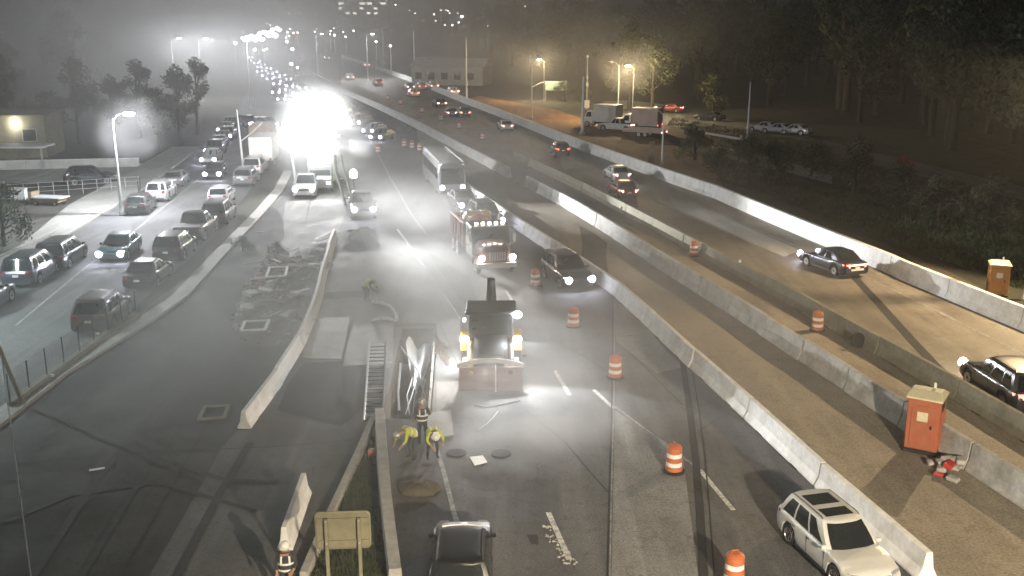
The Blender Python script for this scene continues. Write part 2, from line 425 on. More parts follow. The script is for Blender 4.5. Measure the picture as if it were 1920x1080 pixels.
# kerbs
def along(poly, step):
    out = []; acc = 0.0
    for a, b in zip(poly, poly[1:]):
        L = (b - a).length; t = acc
        while t < L:
            out.append(((a + (b - a) * (t / L)), (b - a).normalized())); t += step
        acc = t - L
    return out
def strip_solid(name, poly, prof, m, bevel=0.0):
    """sweep a closed profile (offset to the right of travel, z) along a polyline"""
    mb = MB(); rings = []
    for i, p in enumerate(poly):
        t = (poly[min(i + 1, len(poly) - 1)] - poly[max(i - 1, 0)]).normalized(); n = Vector((t.y, -t.x, 0))
        rings.append([tuple(Vector((p.x, p.y, 0)) + n * o + Vector((0, 0, z))) for o, z in prof])
    mb.loft(rings, m)
    return mb.obj(name)
kerbprof = [(0, -0.02), (0, 0.13), (0.16, 0.14), (0.16, -0.02)]
struct(strip_solid("kerb", W2((-31.05, 10), (-31.05, 56), (-32.55, 75), (-34.35, 95), (-38.4, 125)), kerbprof, M_CONC))
struct(strip_solid("kerb", gp((-60, 505), (0, 482), (90, 440), (150, 412), (200, 388)), [(0, -0.02), (0, 0.16), (0.3, 0.17), (0.3, -0.02)], M_CONC))
struct(strip_solid("median_kerb", W2((-19.9, 14), (-19.9, 42), (-18.9, 50), (-18.6, 55), (-19.4, 66), (-20.3, 80), (-21.3, 92), (-23.0, 104)), [(-0.5, -0.02), (-0.5, 0.13), (0.4, 0.15), (0.4, -0.02)], M_CONC))

# painted lines (each worn stroke its own sheet of paint)
LAYER = [0]
def stroke(name, pts, w, m, z=0.009):
    LAYER[0] += 1; z += .00021 * LAYER[0]
    P = gp(*pts); mb = MB(); L = []; Rr = []
    for i, p in enumerate(P):
        t = (P[min(i + 1, len(P) - 1)] - P[max(i - 1, 0)]).normalized(); n = Vector((t.y, -t.x, 0)) * w / 2
        L.append((p.x - n.x, p.y - n.y, z)); Rr.append((p.x + n.x, p.y + n.y, z))
    k = len(P); mb.add(L + Rr, [(i, i + 1, k + i + 1, k + i) for i in range(k - 1)], m)
    return struct(mb.obj(name))
for a, b in (((1040, 695), (1068, 741)), ((1185, 921), (1240, 1005)), ((1113, 731), (1151, 766)), ((1312, 881), (1375, 957)), ((948, 545), (966, 573)), ((1028, 961), (1068, 1050))):
    stroke("lane_dash", [a, b], 0.17, M_PAINT)
stroke("lane_line", [(745, 430), (760, 450), (800, 508), (850, 580), (862, 598)], 0.16, M_PAINT)
stroke("lane_line", [(815, 830), (832, 885), (852, 965), (878, 1040)], 0.16, M_OLDPAINT)
stroke("lane_line", [(1150, 760), (1230, 820), (1312, 881)], 0.12, M_OLDPAINT)
stroke("lane_line", [(690, 250), (730, 330), (770, 400), (800, 440)], 0.16, M_OLDPAINT)
stroke("lane_line", [(900, 225), (1000, 268), (1100, 318), (1190, 362)], 0.15, M_OLDPAINT, 0.013)
stroke("lane_line", [(1225, 345), (1440, 440), (1600, 508), (1760, 585), (1925, 668)], 0.15, M_OLDPAINT, 0.013)
stroke("edge_line", [(1240, 433), (1440, 530), (1640, 640), (1800, 735)], 0.13, M_YPAINT, 0.013)
stroke("lane_line", [(1430, 760), (1530, 850), (1640, 950), (1720, 1030)], 0.14, M_OLDPAINT, 0.011)
stroke("street_line", [(30, 610), (150, 510), (262, 425), (330, 370), (380, 330)], 0.14, M_OLDPAINT)
# pavement joints, tar seals and one broad dark strip
stroke("pavement_joint", [(1152, 560), (1152, 640), (1151, 760), (1147, 900), (1143, 1090)], 0.05, M_OLDPAINT, 0.010)
stroke("dark_strip", [(1149, 560), (1149, 640), (1147, 760), (1143, 900), (1139, 1090)], 0.06, M_TAR, 0.012)
stroke("dark_strip", [(1280, 680), (1292, 760), (1304, 860), (1312, 950), (1320, 1090)], 0.26, M_TAR, 0.010)
stroke("dark_strip", [(1299, 700), (1312, 780), (1322, 860), (1330, 950), (1340, 1090)], 0.05, M_TAR, 0.010)
stroke("dark_strip", [(985, 770), (1060, 830), (1110, 890), (1142, 925)], 0.05, M_TAR, 0.010)
stroke("dark_strip", [(1045, 640), (1100, 672), (1142, 700)], 0.04, M_TAR, 0.010)
stroke("dark_strip", [(1602, 520), (1650, 572), (1700, 628), (1765, 698)], 0.5, M_TAR, 0.012)  # broad dark strip running diagonally across the carriageway
stroke("dark_strip", [(1180, 660), (1235, 715), (1280, 760)], 0.04, M_TAR, 0.010)
# patches of old, pale and fresh pavement in the work zone; painted shade and floodlight beyond it
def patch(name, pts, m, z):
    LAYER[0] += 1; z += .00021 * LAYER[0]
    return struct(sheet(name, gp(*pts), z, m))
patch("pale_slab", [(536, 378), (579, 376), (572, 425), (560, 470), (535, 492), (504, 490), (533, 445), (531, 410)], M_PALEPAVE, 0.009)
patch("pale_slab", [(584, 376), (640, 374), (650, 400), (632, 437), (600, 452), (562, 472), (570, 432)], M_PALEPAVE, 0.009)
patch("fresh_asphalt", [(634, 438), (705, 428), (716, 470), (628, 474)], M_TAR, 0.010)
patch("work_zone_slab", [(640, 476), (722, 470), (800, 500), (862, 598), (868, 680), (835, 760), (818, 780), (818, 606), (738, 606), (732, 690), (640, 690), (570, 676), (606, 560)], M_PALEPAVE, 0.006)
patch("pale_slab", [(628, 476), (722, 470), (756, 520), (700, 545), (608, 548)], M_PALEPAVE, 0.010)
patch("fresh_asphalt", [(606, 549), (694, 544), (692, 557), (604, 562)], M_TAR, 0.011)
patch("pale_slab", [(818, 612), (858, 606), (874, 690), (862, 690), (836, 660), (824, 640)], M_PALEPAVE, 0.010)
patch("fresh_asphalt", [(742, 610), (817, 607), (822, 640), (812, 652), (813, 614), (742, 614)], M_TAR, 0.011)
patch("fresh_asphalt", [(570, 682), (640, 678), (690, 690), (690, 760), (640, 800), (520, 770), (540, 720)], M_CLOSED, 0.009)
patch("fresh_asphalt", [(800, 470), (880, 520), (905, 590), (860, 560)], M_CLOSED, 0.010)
patch("fresh_asphalt", [(640, 880), (690, 830), (712, 836), (722, 1090), (590, 1090)], M_SOIL, 0.007)
patch("tar_or_shadow_patch", [(1086, 424), (1112, 437), (1139, 456), (1136, 482), (1141, 513), (1126, 508), (1108, 492), (1090, 482), (1092, 455)], M_SOIL, 0.010)  # flat dark sheet painting a cast shadow onto the ramp
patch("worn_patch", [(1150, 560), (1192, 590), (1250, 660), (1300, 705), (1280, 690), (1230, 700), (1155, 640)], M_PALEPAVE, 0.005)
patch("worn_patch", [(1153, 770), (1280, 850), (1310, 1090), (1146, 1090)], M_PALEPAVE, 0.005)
patch("pale_floodlit_patch", [(1160, 345), (1255, 360), (1400, 425), (1500, 470), (1470, 482), (1350, 432), (1230, 378)], M_WALK, 0.010)  # pale pavement, lightened further to paint the floodlight falling on it
patch("pale_floodlit_patch", [(1040, 262), (1130, 296), (1200, 345), (1170, 380), (1060, 330)], M_WALK, 0.010)  # second pale area with the floodlight pool painted into its colour

# tyre tracks, seams and oil on the closed lanes and the open road
M_TRACK = mat("tyre_track", (0.024, 0.024, 0.025), 0.8, 0, .5, 1.5, .1, world=True)
for pts, w in (([(60, 1085), (180, 900), (300, 760), (420, 640)], .28), ([(150, 1085), (262, 900), (372, 745), (455, 640)], .28), ([(330, 1085), (410, 930), (470, 830)], .30), ([(250, 820), (330, 870), (420, 900), (520, 905)], .25), ([(10, 980), (130, 930), (300, 905), (480, 960)], .22)):
    stroke("tyre_track", pts, w, M_TRACK, .0105)
for pts, w in (([(0, 870), (260, 850), (520, 838), (660, 826)], .06), ([(225, 1085), (330, 900), (430, 720), (470, 640)], .05), ([(120, 760), (360, 740), (540, 735)], .05)):
    stroke("dark_strip", pts, w, M_TAR, .0120)
# ---------------------------------------------------------------- concrete barriers
def barrier_data(name, L, h, wb, wt, m, slots=True):
    prof = [(-wb / 2, 0), (-wb / 2, 0.08), (-wb / 2 + (wb - wt) * .33, 0.33 * h / .81), (-wt / 2, h), (wt / 2, h), (wb / 2 - (wb - wt) * .33, 0.33 * h / .81), (wb / 2, 0.08), (wb / 2, 0)]
    mb = MB()
    ys = [-L / 2, L / 2] if not slots else [-L / 2, -L / 2 + .02, L / 2 - .02, L / 2]
    rings = []
    for y in ys:
        k = .985 if abs(abs(y) - L / 2) < 1e-6 else 1
        rings.append([(x * k, y, z * (k if z > .1 else 1)) for x, z in prof])
    mb.loft(rings, m)
    if slots:      # lifting notches at the foot
        for y in (-L / 4, L / 4): mb.box(-wb / 2 - .012, wb / 2 + .012, y - .3, y + .3, 0.002, 0.075, M_DARKMETAL)
    return mb.data(name, bevel=0.012)
D_K = barrier_data("barrier", 5.95, 0.84, 0.62, 0.20, M_BARW)
D_B = barrier_data("barrier", 3.92, 1.02, 0.62, 0.22, M_BARG, False)
D_W = barrier_data("barrier", 4.90, 0.70, 0.52, 0.17, M_BARW)
D_F = barrier_data("barrier", 7.92, 1.02, 0.62, 0.22, M_BARW, False)
D_C = barrier_data("barrier", 5.95, 0.86, 0.60, 0.22, M_BARD)
ORD = ["first", "second", "third", "fourth", "fifth", "sixth", "seventh", "eighth", "ninth", "tenth", "eleventh", "twelfth", "thirteenth", "fourteenth", "fifteenth", "sixteenth", "seventeenth", "eighteenth", "nineteenth", "twentieth"] + ["twenty-" + x for x in ("first", "second", "third", "fourth", "fifth", "sixth", "seventh", "eighth", "ninth")] + ["thirtieth"] + ["thirty-" + x for x in ("first", "second", "third", "fourth", "fifth", "sixth", "seventh", "eighth", "ninth")]
rb = random.Random(3)
def chain(me, poly, L, off, label_fn, cat, group, name="barrier"):
    """segments end to end along a polyline given from the far end to the near end; the label counts from the near end"""
    P = [Vector((p.x, p.y, 0)) for p in reversed(poly)]     # near -> far
    pts = [P[0]]; i = 0; cur = P[0]
    while True:
        j = i; c = None
        while j < len(P) - 1:
            a, b = P[j], P[j + 1]
            # point on segment at distance L from cur
            d = b - a; f = a - cur
            A_, B_, C_ = d.dot(d), 2 * f.dot(d), f.dot(f) - L * L
            disc = B_ * B_ - 4 * A_ * C_
            if disc >= 0:
                t = (-B_ + math.sqrt(disc)) / (2 * A_)
                if 0 <= t <= 1: c = a + d * t; break
            j += 1
        if c is None: break
        pts.append(c); cur = c; i = j
    n = 0
    for k, (a, b) in enumerate(zip(pts, pts[1:])):
        d = (b - a).normalized(); nrm = Vector((d.y, -d.x, 0))      # right of travel towards far
        mid = (a + b) / 2 + nrm * off
        px, py = PX(mid)
        if px < -80 or px > 2010 or py > 1180: continue
        jt = rb.uniform(-.035, .035); o = link(name, me); put(o, (mid.x + nrm.x * jt, mid.y + nrm.y * jt, 0.012), yaw(d) + R(rb.uniform(-.45, .45))); n += 1
        tag(o, label_fn(n, mid), cat, group)
    return pts
chain(D_K, wA, 6.06, 0.31, lambda n, p: ("white concrete barrier segment right beside the white car with roof glass" if n == 1 else f"white barrier segment beside open lanes, {ORD[n-1]} up from the bottom right corner"), "barrier", "white barrier segments along the open lanes")
chain(D_B, wB2, 4.0, 0.31, lambda n, p: f"grey barrier segment along the dusty ramp, {ORD[n-1]} up from the right photo edge", "barrier", "grey barrier segments behind the ramp")
chain(D_F, wB1, 8.0, 0.31, lambda n, p: f"hazy pale barrier segment beyond the median wall gap, {ORD[n-1]} away from the gap", "barrier", "far median barrier segments")
chain(D_C, wC, 6.0, 0.30, lambda n, p: f"dark stained barrier segment edging the carriageway, {ORD[n-1]} up from the right photo edge", "barrier", "dark barrier segments along the carriageway")
# work zone barriers left of the pit
K_PX = [(640, 436), (632, 452), (618, 500), (603, 570), (580, 636), (545, 700), (500, 762), (470, 806)]
chain(D_W, gp(*K_PX), 5.02, -0.26, lambda n, p: f"white barrier segment left of the work pit, {ORD[n-1]} from the near end", "barrier", "white barrier segments beside the work pit")
o = link("barrier", D_K); a, b = G(572, 925), G(534, 1035); put(o, ((a.x + b.x) / 2, (a.y + b.y) / 2, .012), yaw(a - b)); o.scale = (.75, .62, .9)
tag(o, "dim yellowish concrete barrier segment behind the worker with white helmet", "barrier")
# tall cast parapet on the far right: one run with vertical joints
par = thing("parapet_wall", "long bright white concrete parapet on the right side of the far carriageway", "wall", (0, 0, 0))
prof = [(0, 0), (0.0, .1), (0.14, .38), (0.22, 1.12), (0.50, 1.12), (0.50, 0)]
Dp = [ext(wD[-1], wD[-2], 1.2)] + list(reversed(wD))
Dp = [Vector((p.x, p.y, 0.01)) for p in Dp]
o = strip_solid("concrete_run", Dp, prof, M_BARW); o.parent = par
mb = MB()
for p, t in along(Dp[:-3], 6.0):
    n = Vector((t.y, -t.x, 0)); M = Matrix.Translation(p) @ Matrix.Rotation(yaw(t), 4, 'Z')
    mb.add([(-.004, -.012, .1), (-.004, .012, .1), (.135, -.012, .385), (.135, .012, .385), (.215, -.012, 1.122), (.215, .012, 1.122), (.505, -.012, 1.124), (.505, .012, 1.124)], [(0, 1, 3, 2), (2, 3, 5, 4), (4, 5, 7, 6)], M_DARKMETAL, M)
j = mb.obj("expansion_joint", par); stuff(j)

# ---------------------------------------------------------------- the pit
pit = MB()
zb = -1.9
t = TRENCH
def q(a, b, c, d): return [a, b, c, d]
V3 = lambda p, z: (p.x, p.y, z)
for i in range(4):
    a, b = t[i], t[(i + 1) % 4]
    pit.add([V3(a, 0), V3(b, 0), V3(b, zb), V3(a, zb)], [(0, 1, 2, 3)], M_SOIL)
pit.add([V3(p, zb) for p in t], [(0, 1, 2, 3)], M_SOIL)
struct(pit.obj("trench"))
# shoring board along the right wall
sb = thing("shoring_panel", "pale trench shoring sheet standing along the right side of the pit", "shoring", (0, 0, 0))
a, b = t[1], t[2]
d = (b - a).normalized(); nn = Vector((-d.y, d.x, 0))
for k in range(4):
    p0 = a + d * (0.6 + k * 2.15); p1 = a + d * (0.6 + k * 2.15 + 2.08)
    mb = MB(); v = []
    for p in (p0, p1):
        for off in (.06, .14):
            for z in (-1.85, 0.22): v.append(tuple(p + nn * off + Vector((0, 0, z + .03 * ((k * 7) % 3)))))
    mb.add(v, [(0, 1, 3, 2), (4, 6, 7, 5), (0, 4, 5, 1), (2, 3, 7, 6), (0, 2, 6, 4), (1, 5, 7, 3)], M_CONC)
    mb.obj("panel", sb)

# ---------------------------------------------------------------- haze and smoke
def volume(name, dens, col=(0.92, 0.94, 0.96), g=0.35, noise=None, centre=None, rad=None):
    m = bpy.data.materials.new(name); m.use_nodes = True
    nt = m.node_tree; N, L = nt.nodes, nt.links
    N.remove(N["Principled BSDF"])
    v = N.new("ShaderNodeVolumePrincipled"); v.inputs["Color"].default_value = (*col, 1); v.inputs["Anisotropy"].default_value = g
    v.inputs["Density"].default_value = dens
    if noise:
        tc = N.new("ShaderNodeTexCoord")
        ln = N.new("ShaderNodeVectorMath"); ln.operation = 'LENGTH'; L.new(tc.outputs["Object"], ln.inputs[0])
        fall = N.new("ShaderNodeMapRange"); fall.interpolation_type = 'SMOOTHSTEP'
        fall.inputs[1].default_value = 1.0; fall.inputs[2].default_value = 0.25; fall.inputs[3].default_value = 0; fall.inputs[4].default_value = 1
        L.new(ln.outputs["Value"], fall.inputs[0])
        n = N.new("ShaderNodeTexNoise"); n.inputs["Scale"].default_value = noise; n.inputs["Detail"].default_value = 3; n.inputs["Roughness"].default_value = .55
        L.new(tc.outputs["Object"], n.inputs["Vector"])
        r = N.new("ShaderNodeMapRange"); r.inputs[1].default_value = .40; r.inputs[2].default_value = .66; r.inputs[3].default_value = .05; r.inputs[4].default_value = 1
        L.new(n.outputs["Fac"], r.inputs[0])
        mu = N.new("ShaderNodeMath"); mu.operation = 'MULTIPLY'; L.new(fall.outputs[0], mu.inputs[0]); L.new(r.outputs[0], mu.inputs[1])
        m2 = N.new("ShaderNodeMath"); m2.operation = 'MULTIPLY'; L.new(mu.outputs[0], m2.inputs[0]); m2.inputs[1].default_value = dens
        L.new(m2.outputs[0], v.inputs["Density"])
    L.new(v.outputs[0], N["Material Output"].inputs["Volume"])
    return m
hz = MB().box(-1250, 1250, -70, 2260, -3.2, 90, volume("haze_air", HAZE_DENSITY)).obj("haze"); stuff(hz)
def smoke(loc, rad, dens, noise, rz=0, tilt=0):
    mb = MB(); rings = []
    for i in range(1, 10):
        a = math.pi * i / 10
        rings.append([(math.sin(a) * math.cos(2 * math.pi * k / 16), math.sin(a) * math.sin(2 * math.pi * k / 16), -math.cos(a)) for k in range(16)])
    mb.loft(rings, volume("smoke_cloud", dens, (0.95, 0.96, 0.97), 0.3, noise))
    o = mb.obj("smoke_or_added_puff"); o.location = loc; o.scale = rad; o.rotation_euler = (tilt, 0, rz)
    stuff(o); return o
# ================================================================ VEHICLES
def lerp(a, b, t): return a + (b - a) * t
def pw(pts, x):
    if x <= pts[0][0]: return pts[0][1]
    for (x0, y0), (x1, y1) in zip(pts, pts[1:]):
        if x <= x1:
            t = (x - x0) / (x1 - x0); return lerp(y0, y1, t)
    return pts[-1][1]
def paint(name, col, rough=0.28): return mat(name, col, rough, 0.25, 0.04, 3, coat=0.8)
P_WHITE = paint("white_car_paint", (0.72, 0.72, 0.70)); P_BLACK = paint("black_car_paint", (0.012, 0.012, 0.014))
P_DARK = paint("dark_grey_car_paint", (0.045, 0.047, 0.05)); P_GREY = paint("grey_car_paint", (0.16, 0.165, 0.17))
P_SILVER = paint("silver_car_paint", (0.42, 0.43, 0.44)); P_RED = paint("dark_red_car_paint", (0.20, 0.018, 0.018))
P_BLUE = paint("dark_blue_car_paint", (0.02, 0.028, 0.055)); P_TEAL = paint("teal_car_paint", (0.03, 0.09, 0.10)); P_BROWN = paint("brown_car_paint", (0.07, 0.05, 0.042))
M_PLATE = mat("number_plate_white", (0.75, 0.75, 0.72), 0.4, 0, 0.03, 5)

SPEC = {   # L, W, H, hood profile of the lower body, greenhouse (front base, front top, rear top, rear base), wheel radius, axles, belt
    "sedan": dict(L=4.8, W=1.84, H=1.45, top=[(-2.4, .78), (-2.3, .95), (-1.5, 1.0), (-.5, .95), (.9, .93), (1.6, .86), (2.25, .70), (2.4, .55)], gh=(1.05, .30, -1.15, -1.85), rw=.33, ax=(1.42, -1.38), belt=.92),
    "suv": dict(L=4.75, W=1.92, H=1.72, top=[(-2.37, .85), (-2.28, 1.08), (-1.5, 1.10), (.9, 1.05), (1.6, 1.00), (2.2, .86), (2.37, .66)], gh=(1.12, .42, -1.90, -2.25), rw=.37, ax=(1.42, -1.38), belt=1.03),
    "hatch": dict(L=4.3, W=1.80, H=1.53, top=[(-2.15, .80), (-2.07, .98), (-1.3, 1.0), (.8, .95), (1.5, .90), (2.0, .76), (2.15, .58)], gh=(1.10, .35, -1.60, -2.02), rw=.33, ax=(1.28, -1.26), belt=.94),
    "minivan": dict(L=5.0, W=1.98, H=1.76, top=[(-2.5, .85), (-2.42, 1.05), (-1.5, 1.06), (1.1, 1.02), (1.75, .96), (2.35, .80), (2.5, .6)], gh=(1.55, .70, -2.12, -2.42), rw=.35, ax=(1.55, -1.48), belt=1.0),
    "pickup": dict(L=5.7, W=2.02, H=1.88, top=[(-2.85, 1.05), (-2.8, 1.16), (-.8, 1.16), (1.0, 1.14), (2.0, 1.12), (2.7, 1.0), (2.85, .75)], gh=(1.15, .50, -.75, -.98), rw=.41, ax=(1.85, -1.75), belt=1.12),
}
def lower_body(S):
    L, W, rw = S["L"], S["W"], S["rw"]; ra = rw + .07
    ys = set()
    n = 44
    for i in range(n + 1): ys.add(round(-L / 2 + L * i / n, 3))
    for a in S["ax"]:
        for k in range(13): ys.add(round(a - ra + 2 * ra * k / 12, 3))
    ys = sorted(ys)
    ys = [y for i, y in enumerate(ys) if i == 0 or y - ys[i - 1] > .012]
    mb = MB(); rings = []
    for y in ys:
        e = min(y + L / 2, L / 2 - y)
        k = 1 - .13 * max(0, 1 - e / .55) ** 2
        w = W / 2 * k
        zt = pw(S["top"], y); zb = .23 + .10 * max(0, 1 - e / .3)
        for a in S["ax"]:
            d = abs(y - a)
            if d < ra: zb = max(zb, rw * .98 + math.sqrt(ra * ra - d * d))
        zb = min(zb, zt - .12)
        half = [(.94, 0), (.985, .10), (1.0, .42), (.985, .74), (.955, .88), (.90, .965), (.62, 1.0), (0, 1.02)]
        r = [(w * fx, y, zb + (zt - zb) * fz) for fx, fz in half]
        r += [(-x, yy, z) for x, yy, z in reversed(r[:-1])]
        rings.append(r)
    mb.loft(rings)
    return mb
class GH:
    def __init__(s, S):
        s.f0, s.f1, s.r1, s.r0 = S["gh"]; s.wb, s.wr = S["W"] / 2 * .925, S["W"] / 2 * .735; s.z0, s.z1 = S["belt"] - .03, S["H"] - .05
    def lv(s, t):
        b = math.sin(t * math.pi) * .025
        return lerp(s.f0, s.f1, t), lerp(s.r0, s.r1, t), lerp(s.wb, s.wr, t ** 1.15) + b, lerp(s.z0, s.z1, t)
    def pt(s, side, u, t, out=0.0):
        f, r, w, z = s.lv(t)
        if side == "front": x = lerp(-w, w, u); p = (x, f - .16 * (2 * u - 1) ** 4 * 1.0 - .05 * (2 * u - 1) ** 2 + out, z + out * .7)
        elif side == "rear": x = lerp(-w, w, u); p = (x, r + .10 * (2 * u - 1) ** 4 + .04 * (2 * u - 1) ** 2 - out, z + out * .35)
        else:
            y = lerp(f - .21, r + .14, u); sg = 1 if side == "right" else -1
            p = (sg * (w + out), y, z + out * .3)
        return p
    def shell(s):
        rings = []
        for t in (0, .25, .5, .75, .92, 1.0):
            r = [s.pt("front", u, t) for u in (0, .15, .35, .5, .65, .85, 1)]
            r += [s.pt("right", u, t) for u in (0, .25, .5, .75, 1)]
            r += [s.pt("rear", 1 - u, t) for u in (0, .25, .5, .75, 1)]
            r += [s.pt("left", 1 - u, t) for u in (0, .25, .5, .75, 1)]
            rings.append(r)
        cx = (s.f1 + s.r1) / 2; z = s.z1
        for k, dz in ((.93, .03), (.75, .045), (.4, .05)):
            rings.append([(x * k, cx + (y - cx) * k, z + dz) for x, y, _ in rings[5]])
        mb = MB(); mb.loft(rings); return mb
    def pane(s, side, u0, u1, t0, t1, out=.010, nu=5, nt=3, slant=(0, 0)):
        mb = MB(); v = []
        for j in range(nt + 1):
            t = lerp(t0, t1, j / nt)
            for i in range(nu + 1):
                a = u0 + slant[0] * (j / nt); b = u1 - slant[1] * (j / nt)
                v.append(s.pt(side, lerp(a, b, i / nu), t, out))
        f = [(j * (nu + 1) + i, j * (nu + 1) + i + 1, (j + 1) * (nu + 1) + i + 1, (j + 1) * (nu + 1) + i) for j in range(nt) for i in range(nu)]
        mb.add(v, f, M_GLASS); return mb
def wheel_meshes(rw, w=.22):
    t = MB(); t.lathe([(rw * .62, -w / 2 + .01), (rw * .93, -w / 2), (rw, -w / 2 + .04), (rw, w / 2 - .04), (rw * .93, w / 2), (rw * .62, w / 2 - .01)], 20, M_RUBBER, axis='x')
    r = MB(); r.lathe([(rw * .60, -w / 2 - .004), (rw * .64, -w / 2 - .012), (rw * .64, w / 2 + .012), (rw * .56, w / 2 + .006), (rw * .52, w / 2 - .03), (.03, w / 2 - .035)], 20, M_RIM, axis='x')
    for k in range(5):
        a = 2 * math.pi * k / 5
        for sx in (1, -1):
            M = Matrix.Rotation(a, 4, 'X'); r.box(min(sx * w / 2, sx * (w / 2 - .03)) - .0, max(sx * w / 2, sx * (w / 2 - .03)), .02, rw * .58, -.028, .028, M_RIM, M)
    h = MB(); h.lathe([(.001, -w / 2 - .012), (rw * .2, -w / 2 - .01), (rw * .2, w / 2 + .012), (.001, w / 2 + .014)], 12, M_BLACKPL, axis='x')
    return t.data("tyre", smooth=True), r.data("rim", bevel=0), h.data("hub_cap", smooth=True)
WHEELS = {}
def add_wheel(parent, loc, rw, w=.22):
    k = (rw, w)
    if k not in WHEELS: WHEELS[k] = wheel_meshes(rw, w)
    t, r, h = WHEELS[k]
    wl = link("wheel", t, parent); wl.location = loc
    link("rim", r, wl); link("hub_cap", h, wl)
    return wl
def own_mat(o, m):
    o.material_slots[0].link = 'OBJECT'; o.material_slots[0].material = m
def car_template(kind):
    S = SPEC[kind]; L, W = S["L"], S["W"]
    root = bpy.data.objects.new("template", None); COL.objects.link(root)
    b = lower_body(S); b.mats = [P_GREY]; b.m = [0] * len(b.f); b.obj("body", root, smooth=True)
    g = GH(S); s = g.shell(); s.mats = [P_GREY]; s.m = [0] * len(s.f); s.obj("cabin", root, smooth=True)
    g.pane("front", .07, .93, .05, .93).obj("windshield", root, smooth=True)
    g.pane("rear", .08, .92, (.12 if kind != "sedan" else .05), .90).obj("rear_window", root, smooth=True)
    sets = {"sedan": [(.09, .40), (.45, .76)], "suv": [(.08, .34), (.38, .66), (.70, .94)], "hatch": [(.08, .42), (.47, .82)], "minivan": [(.10, .38), (.42, .68), (.72, .95)], "pickup": [(.10, .48), (.54, .93)]}[kind]
    for sd in ("left", "right"):
        for i, (u0, u1) in enumerate(sets):
            g.pane(sd, u0, u1, .10, .90, nu=2, nt=2, slant=(.10 if i == 0 else 0, .05 if i == len(sets) - 1 else 0)).obj("side_window", root, smooth=True)
    for a in S["ax"]:
        for sx in (1, -1): add_wheel(root, (sx * (W / 2 - .125), a, S["rw"]), S["rw"])
    zh = pw(S["top"], L / 2 - .15) - .06; zt = pw(S["top"], -L / 2 + .06) - .10
    for sx in (1, -1):
        h = MB(); w = W / 2
        v = []
        for (x, y) in ((w * .52, L / 2 + .012), (w * .80, L / 2 - .07), (w * .925, L / 2 - .28)):
            for z in (zh - .13, zh + .03 - (.0 if x < w * .6 else -.04)): v.append((sx * x, y + (.012), z))
        v2 = [(x, y - .12, z) for x, y, z in v]
        h.add(v + v2, [(0, 2, 3, 1), (2, 4, 5, 3), (6, 7, 9, 8), (8, 9, 11, 10), (0, 1, 7, 6), (4, 10, 11, 5), (1, 3, 9, 7), (3, 5, 11, 9), (0, 6, 8, 2), (2, 8, 10, 4)], M_LENSOFF)
        h.obj("headlight", root)
        t = MB(); v = []
        for (x, y) in ((w * .56, -L / 2 - .008), (w * .80, -L / 2 + .04), (w * .945, -L / 2 + .26)):
            for z in (zt - .10, zt + .10): v.append((sx * x, y - .012, z))
        v2 = [(x, y + .10, z) for x, y, z in v]
        t.add(v + v2, [(0, 1, 3, 2), (2, 3, 5, 4), (6, 8, 9, 7), (8, 10, 11, 9), (0, 6, 7, 1), (4, 5, 11, 10), (1, 7, 9, 3), (3, 9, 11, 5), (0, 2, 8, 6), (2, 4, 10, 8)], M_TAILOFF)
        t.obj("taillight", root)
        m = MB(); m.box(sx * (w * .93), sx * (w * .93 + .19), S["gh"][0] - .36, S["gh"][0] - .22, S["belt"] - .01, S["belt"] + .13, P_GREY) if sx > 0 else m.box(-(w * .93 + .19), -(w * .93), S["gh"][0] - .36, S["gh"][0] - .22, S["belt"] - .01, S["belt"] + .13, P_GREY)
        m.obj("mirror", root, bevel=.03)
        d = MB()
        for y in ((-.15, -1.05) if kind != "pickup" else (.05, -.62)): d.box(min(sx * (w * .985), sx * (w * 1.005)), max(sx * (w * .985), sx * (w * 1.005)), y - .08, y + .08, S["belt"] - .17, S["belt"] - .14, M_BLACKPL)
        d.obj("door_handle", root)
        d = MB()      # door gaps
        for y in (S["gh"][0] - .30, S["gh"][0] - 1.35, S["gh"][0] - 2.35 if kind != "pickup" else S["gh"][0] - 2.1):
            d.box(min(sx * w * .95, sx * (w * 1.001)), max(sx * w * .95, sx * (w * 1.001)), y - .008, y + .008, .36, S["belt"] - .12, M_BLACKPL)
        d.box(min(sx * w * .95, sx * (w + .004)), max(sx * w * .95, sx * (w + .004)), S["ax"][1] + S["rw"] + .1, S["ax"][0] - S["rw"] - .1, .235, .33, M_BLACKPL)
        d.obj("sill_trim", root)
    f = MB(); f.box(-W * .24, W * .24, L / 2 - .06, L / 2 + .018, zh - .20, zh - .05, M_BLACKPL); f.box(-W * .36, W * .36, L / 2 - .1, L / 2 + .012, .27, .40, M_BLACKPL); f.obj("grille", root)
    r = MB(); r.box(-W * .36, W * .36, -L / 2 - .02, -L / 2 + .1, .28, .42, M_BLACKPL); r.obj("rear_bumper", root)
    p = MB(); p.box(-.16, .16, -L / 2 - .034, -L / 2 - .0, zt - .19, zt - .06, M_PLATE); p.obj("number_plate", root)
    if kind in ("suv", "minivan"):
        for sx in (1, -1):
            rr = MB(); rr.tube([(sx * g.wr * .93, g.f1 - .25, S["H"] - .04), (sx * g.wr * .93, g.f1 - .38, S["H"] + .02), (sx * g.wr * .93, g.r1 + .3, S["H"] + .02), (sx * g.wr * .93, g.r1 + .18, S["H"] - .04)], .018, 6, M_BLACKPL)
            rr.obj("roof_rail", root)
    if kind == "pickup":
        bed = MB(); bed.box(-W * .40, W * .40, -L / 2 + .12, -1.08, 1.0, 1.20, M_BLACKPL); bed.obj("cargo_bed", root)
    return root
TPL = {k: car_template(k) for k in SPEC}
BULB = {m: MB().lathe([(.01, -.12), (.17, -.08), (.21, .02), (.15, .11), (.01, .15)], 12, m, axis='y').data("bulb", smooth=True) for m in (E_HEAD, E_WARM)}
PAINTED = ("body", "cabin", "mirror")
